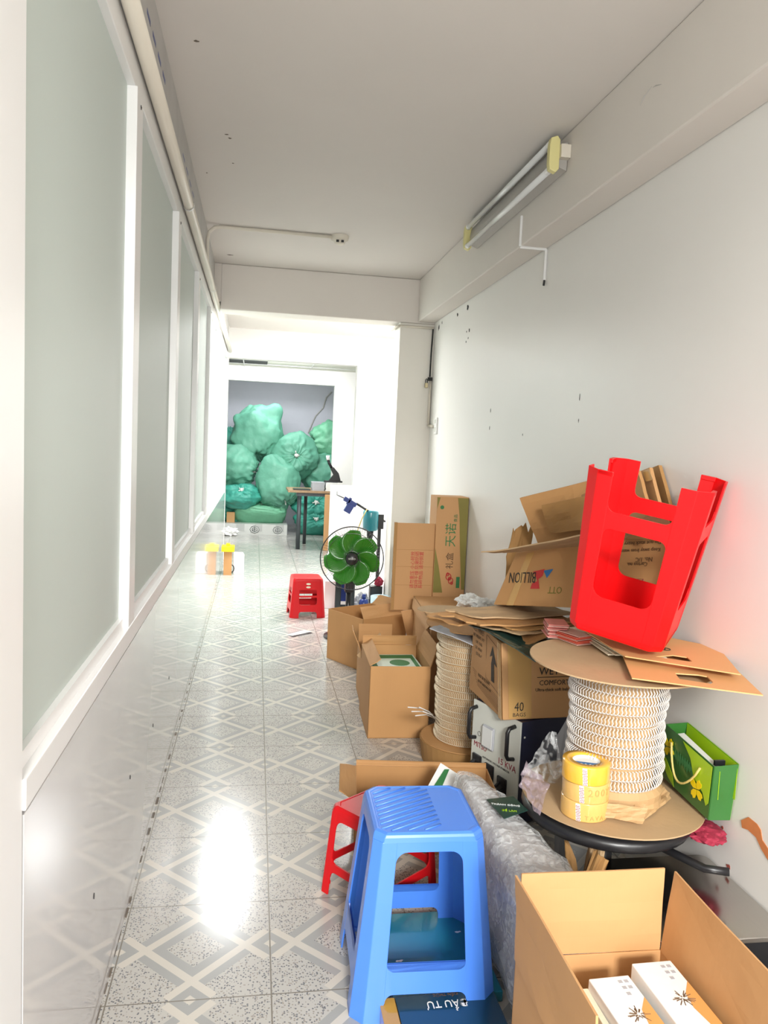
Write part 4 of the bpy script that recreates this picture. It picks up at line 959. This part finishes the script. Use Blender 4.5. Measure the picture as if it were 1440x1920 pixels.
sheet('torn_flap_strip', 'pale torn cardboard piece folded over the half hidden carton', 'cardboard sheet', (ay(670, 1228, 3.95), ay(695, 1250, 3.93), ay(722, 1205, 4.1), ay(712, 1186, 4.1)), M['kraft_g'], t=.004, n=6, amp=.01, seed=3, rag=.15)
carton('open_carton', 'wide open carton standing in front of the green fan', (.742, 4.835, 0), R(-59), .36, .36, .325, M['kraft'], [('right', .10, -55, .1), ('back', .08, 45, .05)])
obj_ = carton('closed_carton', 'large closed carton with a creased top at the foot of the tall printed carton', (1.115, 4.10, 0), R(-4), .36, .70, .50, M['kraft_l'], [('front', .12, 80, .1), ('left', .06, 165, .1)], closed=True)
sheet('hanging_flap', 'notched pale cardboard flap hanging between the wide open carton and the closed carton', 'cardboard sheet', (ay(752, 1146, 4.42), ay(785, 1140, 4.42), ay(778, 1190, 4.44), ay(765, 1203, 4.44)), M['kraft_l'], t=.004, n=4, amp=.003, seed=2)
c5 = carton('open_carton', 'low open carton half hidden behind the tall blue stool', (.635, 2.60, 0), R(-7), .50, .29, .185, M['kraft'], [('left', .06, 70, .1), ('back', .02, 10)])
t = thing('leaflet_card', 'white card with a green stripe sticking out of the low open carton', 'card', az(835, 1465, .24))
q = [ay(798, 1482, 2.44), ay(890, 1490, 2.42), ay(880, 1466, 2.46), ay(826, 1431, 2.53)]
obj('card', slab(q, .002), M['paper_w'], t, world=True)
q2 = [a_ + Vector((0, -.003, .002)) for a_ in (ay(812, 1476, 2.445), ay(829, 1474, 2.445), ay(842, 1443, 2.505), ay(833, 1443, 2.505))]
obj('green_stripe', slab(q2, .001), M['ink_green'], t, world=True)

# boards on the floor under the blue stool
t = thing('laminated_board', 'teal glossy board in clear wrap lying on the floor under the blue stool', 'board', (.49, 1.9, 0))
obj('board', B().box((.375, 1.745, .002), (.655, 2.09, .03)), M['teal_board'], t, world=True, bevel=.002)
b = B(); random.seed(4)
for k in range(5):
    pts, off = blob((random.uniform(.40, .62), random.uniform(1.78, 2.04), .0302), (1, 0, 0), (0, 1, 0), .008, .004, seed=k, rough=.5); b.prism(pts, (0, 0, .0004))
obj('wrap_glint', b, M['paper_w'], t, world=True)
t = thing('printed_book_box', 'navy printed box with upside down white lettering under the front of the blue stool', 'box', (.49, 1.6, 0))
obj('box_body', B().box((.375, 1.35, .001), (.625, 1.735, .045)), M['navy_board'], t, world=True, bevel=.002)
text('printed_lettering', 'ĐẦU TƯ', .032, frame(az(838, 1881, .0455), (-1, 0, 0), (0, -1, 0)), M['paper_w'], t, world=True, xs=.85)
text('printed_lettering', 'KIẾN THỨC', .012, frame(az(835, 1864, .0455), (-1, 0, 0), (0, -1, 0)), M['ink_br'], t, world=True)
obj('amber_edge', B().box((.335, 1.35, .001), (.374, 1.735, .044)), M['amber'], t, world=True, bevel=.002)

# plastic-wrapped bundle
t = thing('wrapped_bundle', 'long bundle in clear bubble film between the blue stool and the near reel', 'wrapped package', (.75, 1.9, 0))
secs = [(1.44, .665, .80, .27), (1.56, .66, .83, .315), (1.70, .655, .845, .335), (1.85, .652, .835, .345), (2.0, .652, .80, .352), (2.12, .650, .775, .362), (2.24, .655, .755, .362), (2.34, .67, .73, .335)]
def bundle(grow, amp, seed, nn=28):
    b = B(); rings = []
    full = []
    for i in range(len(secs)-1):
        for s_ in range(4): f = s_/4; full.append([secs[i][k]*(1-f)+secs[i+1][k]*f for k in range(4)])
    full.append(list(secs[-1]))
    for i, (y, x0, x1, h) in enumerate(full):
        x0 -= grow; x1 += grow; h += grow; cx = (x0+x1)/2; hw_ = (x1-x0)/2; ring = []
        for k in range(nn):
            a = 2*PI*k/nn; e = .45
            px = math.copysign(abs(math.cos(a))**e, math.cos(a))*hw_; pz = math.copysign(abs(math.sin(a))**e, math.sin(a))*h/2
            q = Vector((cx+px, y, h/2+pz))
            nn_ = noise.noise(Vector((q.x*14, q.y*14, q.z*14+seed)))*amp+abs(noise.noise(Vector((q.x*35, q.y*30, q.z*30+seed))))*amp*.7
            d_ = Vector((px, 0, pz)).normalized(); q += d_*nn_; q.z = max(q.z, .001); ring.append(b.bm.verts.new(q))
        rings.append(ring)
    for A_, D_ in zip(rings[:-1], rings[1:]):
        for k in range(nn): b.face([A_[k], A_[(k+1) % nn], D_[(k+1) % nn], D_[k]])
    b.face(rings[0][::-1]); b.face(rings[-1]); return b
obj('contents', bundle(-.006, .006, 1), M['bundle'], t, True, world=True)
obj('bubble_film', bundle(.004, .014, 4, 40), M['film_b'], t, False, world=True)
lp = [az(u, v, .374) for u, v in ((912, 1500), (962, 1494), (990, 1520), (945, 1536))]
obj('contents_label', B().prism(lp, (0, 0, .002)), M['dgreen'], t, world=True)
text('printed_lettering', 'THÀNH CÔNG', .012, frame(az(948, 1509, .3775), (.95, -.25, 0), (.25, .95, 0)), M['paper_w'], t, world=True)
text('printed_lettering', 'ĐỂ LÀM', .012, frame(az(955, 1520, .3775), (.95, -.25, 0), (.25, .95, 0)), M['bag_lime'], t, world=True)
# clear bag beside the near reel
def film_sheet(name, label, pts, mt, seed, cat='plastic bag', amp=.02):
    return sheet(name, label, cat, pts, mt, t=.001, n=14, amp=amp, seed=seed, fr=5, rag=.05)
film_sheet('clear_plastic_bag', 'clear plastic bag standing crumpled behind the tape rolls', (az(978, 1452, ZB+.01), az(1062, 1478, ZB+.01), ay(1042, 1372, 2.15), ay(1030, 1372, 2.17)), M['film'], 3)
film_sheet('purple_plastic_film', 'purple tinted plastic film hanging over the left rim of the near reel', (ay(975, 1470, 2.0), ay(1012, 1530, 1.93), ay(1030, 1470, 2.02), ay(985, 1428, 2.08)), M['film_p'], 5, 'plastic film', .015)
sheet('dark_cardboard_sheet', 'grey sheet wedged between the stabiliser and the near reel', 'board', (Vector((ay(1050, 1440, 2.38).x, 2.38, .004)), Vector((ay(1075, 1400, 2.36).x, 2.36, .004)), ay(1085, 1310, 2.38), ay(1045, 1378, 2.42)), M['grey_card'], t=.003, n=5, amp=.004, seed=3)
# scraps under the office stool
random.seed(9)
for k in range(5):
    cx, cy = .835+.026*k, 1.88+random.uniform(-.01, .04)
    o = obj('kraft_scrap', B().patch((-.03, 0, 0), (.03, 0, 0), (.02, .03, .30), (-.025, .02, .31), t=.003, n=6, amp=.03, seed=k, rag=.25), M[('kraft_g', 'kraft_d', 'paper_c')[k % 3]])
    o.location = (cx, cy, .012); o.rotation_euler = (R(random.uniform(-12, 5)), R(random.uniform(-20, 20)), R(random.uniform(-40, 40)))
    tag(o, 'crumpled strip of brown paper stuffed under the black round stool', 'paper scrap', 'brown paper strips under the black round stool')
crumple('crimson_cloth', 'crimson cloth squeezed beside the right rim of the near reel', 'cloth', Vector((1.25, 1.86, .365)), (.05, .06, .02), M['redcloth'], 3, .3)
crumple('crimson_cloth', 'dark red cloth on the floor in the right corner under the steel top', 'cloth', Vector((1.14, 1.48, .04)), (.10, .06, .045), M['redcloth'], 5, .4, flat=-.039)

# ------------------------------------------------------------------ fan
FC = Vector((.692, 5.34, .590)); FR = .222
t = thing('pedestal_fan', 'black pedestal fan with green blades behind the wide open carton', 'fan', (FC.x, FC.y+.1, 0))
tilt = Matrix.Translation(FC) @ Matrix.Rotation(R(-7), 4, 'Z') @ Matrix.Rotation(R(90-4), 4, 'X')    # local z faces the camera
def fl(x, y, z): return tilt @ Vector((x, y, z))
obj('base', B().lathe([(0, 0), (.17, 0), (.17, .012), (.10, .03), (.03, .045), (0, .045)], 36), M['black'], t, True)
obj('pole', B().tube([(0, 0, .03), (0, 0, .34)], .02, 12).tube([(0, 0, .33), (0, 0, .53)], .015, 12), M['blackm'], t, True)
obj('control_box', B().box((-.03, -.03, .33), (.03, .03, .42)), M['black'], t, bevel=.006)
obj('motor', B().lathe([(0, -.20), (.05, -.19), (.065, -.15), (.065, -.08), (.04, -.06), (0, -.06)], 24, tilt), M['black'], t, True, world=True)
for k in range(7):
    a0_ = 2*PI*k/7+.25; b = B(); N_ = 8; rows = []
    for i in range(N_+1):
        r_ = .04+(FR-.062)*i/N_; f = i/N_
        wid = (.42+.30*math.sin(PI*min(1, f*1.1)))*(1 if f < .85 else 1-(f-.85)*3.2); sweep = -.55*f
        row = []
        for j in range(7):
            g_ = j/6-.5; a = a0_+sweep+g_*wid*1.6; z = -.012+g_*.042+.006*math.cos(PI*g_)
            row.append(fl(r_*math.cos(a), r_*math.sin(a), z))
        rows.append(row)
    va = [[b.bm.verts.new(q) for q in row] for row in rows]; 
    nz = tilt.to_3x3() @ Vector((0, 0, -.0022)); vb = [[b.bm.verts.new(q+nz) for q in row] for row in rows]
    for i in range(N_):
        for j in range(6):
            b.face([va[i][j], va[i+1][j], va[i+1][j+1], va[i][j+1]]); b.face([vb[i][j], vb[i][j+1], vb[i+1][j+1], vb[i+1][j]])
    for j in range(6): b.face([va[N_][j], vb[N_][j], vb[N_][j+1], va[N_][j+1]])
    for i in range(N_): b.face([va[i][0], vb[i][0], vb[i+1][0], va[i+1][0]]); b.face([va[i][6], va[i+1][6], vb[i+1][6], vb[i][6]])
    obj('blade', b, M['fan_green'], t, True, world=True)
obj('hub', B().lathe([(0, .022), (.03, .02), (.045, .008), (.045, -.04), (0, -.04)], 28, tilt), M['black'], t, True, world=True)
b = B()
def circ(r_, z, w=.0016, n=48): b.tube([fl(r_*math.cos(2*PI*k/n), r_*math.sin(2*PI*k/n), z) for k in range(n)], w, 5, closed=True)
for r_, z in ((FR, .0), (FR*.80, .045), (.055, .062)): circ(r_, z, .0014)
for k in range(72):
    a = 2*PI*k/72; pts = [fl(r_*math.cos(a+(r_-.05)*1.2), r_*math.sin(a+(r_-.05)*1.2), z) for r_, z in ((.05, .062), (.10, .060), (FR*.80, .045), (FR*.95, .02), (FR, 0))]
    b.tube(pts, .0006, 3, cap=False)
fg = obj('front_guard', b, M['blackm'], t, world=True)
b = B()
for k in range(60):
    a = 2*PI*k/60; b.tube([fl(r_*math.cos(a), r_*math.sin(a), z) for r_, z in ((.05, -.07), (FR*.80, -.055), (FR*.96, -.02), (FR, -.002))], .0006, 3, cap=False)
circ(FR*.8, -.055, .0012)
obj('rear_guard', b, M['blackm'], t, world=True)
b = B(); circ(FR+.001, -.001, .0042, 60); obj('guard_rim', b, M['blackm'], t, True, world=True)
obj('guard_badge', B().lathe([(0, .070), (.040, .068), (.046, .058), (0, .058)], 28, tilt), M['black'], t, True, world=True)
text('printed_lettering', 'SENKO', .016, tilt @ Matrix.Translation((0, 0, .0712)), M['offwhite'], t, world=True)

# ------------------------------------------------------------------ things around the fan
# white polystyrene/laminate units
tag(obj('white_cabinet', wbox((.715, 6.75, 0), (1.03, 7.35, 1.0)), M['alu'], bevel=.003), 'tall plain white cabinet standing behind the fan', 'cabinet')
tag(obj('white_box', wbox((.61, 6.40, 0), (.80, 6.66, .235)), M['alu'], bevel=.003), 'low white box on the floor behind the far red stool and fan', 'box')
drill = t = thing('bench_drill', 'teal and black machine on a dark column at the pillar behind the fan', 'machine', (1.0, 6.25, 0))
obj('column', B().box((1.005, 6.17, 0), (1.03, 6.20, .76)), M['blackm'], t, world=True)
mo = ay(695, 975, 6.1)
obj('motor_housing', B().lathe([(0, -.085), (.05, -.085), (.062, -.075), (.064, .06), (.058, .078), (0, .08)], 28, Matrix.Translation((mo.x, 6.1, mo.z))), M['teal'], t, True, world=True)
obj('drive_shaft', B().lathe([(0, 0), (.03, 0), (.025, -.05), (.012, -.10), (0, -.10)], 16, Matrix.Translation((mo.x+.0, 6.1, mo.z-.085))), M['blackm'], t, True, world=True)
obj('bracket', B().box((mo.x+.05, 6.08, mo.z-.07), (mo.x+.105, 6.16, mo.z+.05)), M['black'], t, world=True, bevel=.004)
obj('arm', B().tube([ay(722, 978, 6.12), ay(668, 944, 6.02)], .009, 10), M['black'], t, True, world=True)
obj('base_plate', B().box((.86, 6.08, 0), (1.035, 6.3, .03)), M['blackm'], t, world=True)
t = thing('socket_strip', 'dark blue multi plug adapter hanging on the machine arm', 'power adapter', ay(655, 945, 6.0))
p1_, p2_ = ay(668, 948, 5.99), ay(645, 934, 5.99); dd = (p2_-p1_).normalized()
fm = frame((p1_+p2_)/2, dd, (0, 1, 0))
obj('body', B().box((-.055, -.018, -.018), (.055, .018, .018), fm), M['dblue'], t, world=True, bevel=.004)
obj('plug', B().box((-.045, -.02, .01), (.01, .02, .085), fm).box((.0, -.018, -.03), (.02, .018, .03), fm), M['dblue'], t, world=True, bevel=.004)
if (fm.to_3x3() @ Vector((0, 0, 1))).z > 0:
    t.children[1].data.transform(Matrix.Translation(-t.location) .inverted() @ Matrix.Identity(4)) if False else None
obj('cable', B().tube([p2_, p2_+Vector((-.05, .05, .02)), ay(632, 922, 6.3)], .004, 6), M['black'], t, True, world=True)
obj('string', B().tube([ay(688, 955, 5.98), ay(679, 972, 5.97), ay(672, 990, 5.97), ay(668, 1004, 5.97)], .004, 6), M['gold'], drill, True, world=True)
t = thing('film_roll', 'roll of pale blue wrapping film on the floor right of the fan', 'film roll', (.985, 5.78, 0))
obj('roll', B().lathe([(.03, 0), (.078, 0), (.078, .235), (.03, .235)], 36, closed=True), M['lblue'], t, True)
obj('core', B().lathe([(.022, -.0), (.03, -.0), (.03, .237), (.022, .237)], 24, closed=True), M['paper_b'], t, True)
text('printed_lettering', 'eco', .03, frame((-.02, -.0795, .19), (1, 0, 0), (0, 0, 1)), M['dblue'], t)
t = thing('blue_bottle', 'small deep blue bottle beside the roll of pale film', 'bottle', (.865, 5.85, 0))
obj('body', B().lathe([(0, 0), (.034, 0), (.036, .01), (.036, .16), (.03, .19), (.014, .20), (0, .20)], 24), M['dblue'], t, True)
obj('cap', B().lathe([(0, .235), (.014, .235), (.015, .20), (0, .20)], 16), M['dblue'], t, True)
crumple('plastic_bag', 'crumpled white plastic bag at the pillar foot beside the film roll', 'plastic bag', Vector((1.09, 5.62, .40)), (.05, .06, .12), M['white_pl'], 8, .5)
crumple('plastic_bag', 'grey white plastic bag lying behind the blue bottle', 'plastic bag', Vector((.87, 6.00, .10)), (.07, .06, .10), M['grey_card'], 9, .45)
crumple('red_white_wrapper', 'red wrapper among the clutter right of the fan', 'wrapper', Vector((1.0, 5.99, .31)), (.03, .03, .035), M['redcloth'], 10, .5)
tag(obj('clutter_post', wbox((.93, 5.97, 0), (1.03, 6.05, .275)), M['black'], bevel=.004), 'black box standing behind the film roll', 'box')
tag(obj('paper_strip', B().patch(az(538, 1190, .004), az(548, 1192, .003), az(584, 1184, .004), az(572, 1181, .02), t=.002, n=5, amp=.002, seed=1), M['paper_w']), 'white paper strip lying on the tiles in front of the far red stool', 'paper')
tag(obj('black_strip', B().patch(az(543, 1192, .002), az(550, 1194, .002), az(586, 1187, .002), az(578, 1184, .002), t=.0015, n=3, amp=.001, seed=2), M['black']), 'thin black strip under the white paper strip on the tiles', 'strip')

t = thing('equipment_rack', 'dark metal two post rack on the floor behind the fan pole', 'rack', (.74, 5.95, 0))
for x in (.672, .78): obj('post', B().box((x-.022, 5.93, 0), (x+.022, 5.97, .40)), M['leg_d'], t, world=True, bevel=.002)
obj('cross_bar', B().box((.672, 5.94, .10), (.78, 5.96, .13)), M['leg_d'], t, world=True)
obj('navy_panel', B().box((.695, 5.935, .16), (.76, 5.95, .30)), M['dblue'], t, world=True)
# yellow lidded thing at the partition end
t = thing('kraft_box', 'narrow brown box topped by a yellow tray at the end of the left partition', 'box', (-.24, 8.02, 0))
obj('box_body', B().box((-.05, -.05, 0), (.03, .05, .245)), M['kraft'], t)
obj('yellow_tray', B().box((-.075, -.08, .245), (.055, .08, .30)), M['yellow'], t, bevel=.006)
obj('tray_knob', B().box((-.03, -.02, .30), (.01, .02, .325)), M['yellow'], t, bevel=.003)
t = thing('white_tub', 'white plastic tub with rounded corner beside the yellow topped box', 'tub', (-.14, 8.05, 0))
obj('tub_body', B().prism([(-.055, 0, 0), (.055, 0, 0), (.055, 0, .19), (.04, 0, .215), (-.055, 0, .215)], (0, .12, 0)), M['white_pl'], t, bevel=.004)
obj('coiled_cable', B().tube([(-.075+.03*math.cos(a), -.02, .06+.04*math.sin(a)) for a in [2*PI*k/12 for k in range(12)]], .006, 6, closed=True), M['black'], t, True)

# ------------------------------------------------------------------ far table
t = thing('work_table', 'chipboard topped work table with dark round legs in front of the sacks', 'table', (.85, 10.35, 0))
obj('table_top', B().box((.43, 10.0, .745), (1.25, 10.72, .775)), M['wood'], t, world=True, bevel=.003)
for x, y in ((.58, 10.06), (.70, 10.62), (1.2, 10.06), (1.2, 10.62)): obj('leg', B().tube([(x, y, 0), (x, y, .70)], .028 if y < 10.3 else .024, 12), M['leg_d'], t, True, world=True)
obj('apron_rail', B().box((.54, 10.04, .70), (1.23, 10.07, .745)), M['leg_d'], t, world=True)
obj('side_panel', wbox((.905, 9.965, 0), (1.12, 9.99, .735)), M['kraft_l'], t, world=True, bevel=.002)['label'] = 'light brown cardboard panel'
for i, (x, l) in enumerate(((.74, 'grey stack of paper at the left on the far table'), (.92, 'white stack of paper beside the black cutter on the far table'))):
    b = B(); random.seed(i)
    for k in range(8): b.box((x+random.uniform(-.006, .006), 10.05, .776+.014*k), (x+.16, 10.28, .776+.014*k+.0125))
    tag(obj('paper_stack', b, M['grey_card'] if i == 0 else M['paper_w']), l, 'paper', kind='stuff')
tag(obj('flat_board', wbox((.50, 10.03, .776), (.72, 10.25, .79)), M['black'], bevel=.002), 'thin dark board lying on the left end of the far table', 'board')
t = thing('paper_cutter', 'black hand cutter standing on the paper at the far table', 'cutter', (1.02, 10.15, .89))
obj('base', B().box((-.12, -.06, 0), (.12, .06, .02)), M['black'], t, bevel=.003)
obj('body', B().prism([(-.06, -.03, .02), (.10, -.03, .02), (.07, -.03, .12), (.0, -.03, .20), (-.04, -.03, .18), (.0, -.03, .10)], (0, .06, 0)), M['black'], t, bevel=.003)
obj('handle', B().tube([(-.02, 0, .18), (-.06, 0, .25), (-.075, 0, .30)], .018, 8), M['black'], t, True)
obj('handle_tip', B().tube([(-.075, 0, .29), (-.08, 0, .35)], .024, 8), M['white_pl'], t, True)

# ------------------------------------------------------------------ green sacks
def sack(label, c, r3, mt, seed, gather=None, gpow=2.0, rot=(0, 0, 0), ears=(), dent=.16, box=1.0, tie=True):
    r3 = (r3[0], min(r3[1], .25), r3[2])
    t = thing('sack', label, 'sack', c, rot, 'green sacks piled in the store room')
    bm = bmesh.new(); nu, nv = 72, 44; rows = []
    # pole axis: +z local is turned to the gather direction
    g = Vector(gather).normalized() if gather else Vector((0, 0, 1))
    qm = Vector((0, 0, 1)).rotation_difference(g).to_matrix()
    for i in range(nv+1):
        ph = PI*i/nv; row = []
        for k in range(nu):
            a = 2*PI*k/nu
            sp_, cp = math.sin(ph), math.cos(ph)
            d = Vector((sp_*math.cos(a), sp_*math.sin(a), cp))
            if box < 1: d = Vector([math.copysign(abs(x)**box, x) for x in d])
            kk = 1+dent*noise.noise(d*1.6+Vector((seed*3.3, seed, 0)))+dent*.5*noise.noise(d*3.7+Vector((seed, 2, 1)))
            # pleats running into the gathered mouth
            near = max(0.0, 1-ph/1.25)
            kk += near*(1-near*.3)*.10*math.sin(a*13+3*noise.noise(Vector((a*2, ph*3, seed)))*2)
            kk -= .34*max(0, 1-ph/.55)**1.5
            # creases
            kk += .035*(abs(noise.noise(d*5+Vector((seed, seed, 4))))*2-.5)
            q = qm @ Vector((d.x*kk, d.y*kk, d.z*kk))
            for e_, am in ears:
                q = q*(1+am*max(0.0, q.normalized().dot(Vector(e_).normalized()))**26)
            row.append(bm.verts.new((q.x*r3[0], q.y*r3[1], q.z*r3[2])))
            if i in (0, nv): break
        rows.append(row)
    b = B(); b.bm.free(); b.bm = bm
    for i in range(nv):
        A_, D_ = rows[i], rows[i+1]
        for k in range(nu):
            k2 = (k+1) % nu
            if len(A_) == 1: b.face([A_[0], D_[k], D_[k2]])
            elif len(D_) == 1: b.face([A_[k], D_[0], A_[k2]])
            else: b.face([A_[k], D_[k], D_[k2], A_[k2]])
    obj('sack_cloth', b, mt, t, True)
    if tie:
        gp = Vector((g.x*r3[0], g.y*r3[1], g.z*r3[2]))*.72; random.seed(seed); b = B()
        for k in range(9):
            v = Vector((random.uniform(-1, 1), random.uniform(-1, 1), random.uniform(-1, 1))).normalized()*random.uniform(.03, .075)
            b.tube([gp, gp+v*.6+g*.03, gp+v+g*.035], .008, 5)
        b.lathe([(0, .03), (.03, .02), (.035, 0), (.02, -.03), (0, -.03)], 10, Matrix.Translation(gp+g*.02))
        obj('tied_mouth', b, M['knot'], t, True)
    return t
def at12(u, v, y): return ay(u, v, y)
G1, G2, G3 = M['green_sack'], M['green_sack2'], M['green_sack3']
sk = [
 ('big green sack with a pointed corner, highest on the pile', (483, 812), 12.0, (.385, .34, .41), G1, 1, (.0, -.35, -1)),
 ('green sack with its tied mouth facing the camera, upper middle of the pile', (553, 855), 11.9, (.355, .36, .355), G1, 2, (.05, -1, .05)),
 ('green sack at the upper right behind the frame edge', (620, 826), 12.3, (.34, .3, .32), G2, 3, (-1, -.2, -.1)),
 ('plump green sack at the left, under the highest sack', (442, 872), 11.9, (.34, .34, .33), G1, 4, (1, -.2, -.4)),
 ('tall drooping green sack in the centre of the pile', (521, 905), 11.75, (.34, .30, .41), G1, 5, (.5, -.5, -1)),
 ('green sack behind the table at the right of the pile', (606, 888), 12.1, (.36, .3, .33), G1, 6, (1, -.5, .3)),
 ('flat teal sack with a tied top low at the left of the pile', (450, 930), 11.7, (.32, .30, .19), G3, 7, (.1, -.8, .7)),
 ('teal sack under the far table, upper of the two', (588, 948), 11.85, (.34, .30, .22), G3, 8, (.1, -1, .4)),
 ('teal sack under the far table resting on the floor', (590, 981), 11.8, (.33, .30, .20), G3, 9, (.05, -1, .45)),
 ('dark green sack barely showing at the far left edge of the pile', (425, 835), 12.4, (.28, .28, .30), G3, 10, (0, 0, 1)),
 ('dark teal sack in the gap at the lower left, behind the bale', (440, 960), 12.0, (.30, .25, .20), G3, 12, (0, -1, 0)),
]
for lab, (u, v), y, r3, m_, sd_, g_ in sk:
    c = ay(u, v, y)
    c.z = max(c.z, r3[2]*0.9)
    sack(lab, c, r3, m_, sd_, g_, tie=sd_ not in (10, 3, 1), ears=([((.62, -.2, .80), .34), ((-.85, -.2, .5), .14)] if sd_ == 1 else [((-.4, -.3, .9), .14)] if sd_ == 5 else ()))
sack('box shaped pale green bale tied with green string on the tiled step', Vector((ay(487, 962, 11.9).x, 11.9, .335)), (.40, .30, .205), G2, 11, (.15, -.6, .8), box=.55, dent=.06)
for (u, v, y, s_) in ((515, 770, 11.9, .12),):
    p = ay(u, v, y)
tag(obj('orange_crate', wbox((-.40, 11.7, .156), (-.28, 11.95, .31)), M['kraft_o'], bevel=.003), 'small orange carton on the step left of the pale bale', 'box')
crumple('white_rag', 'pile of white rags on the floor left of the tiled step', 'rag', Vector((-.33, 11.35, .05)), (.10, .08, .06), M['paper_w'], 13, .6, flat=-.049)
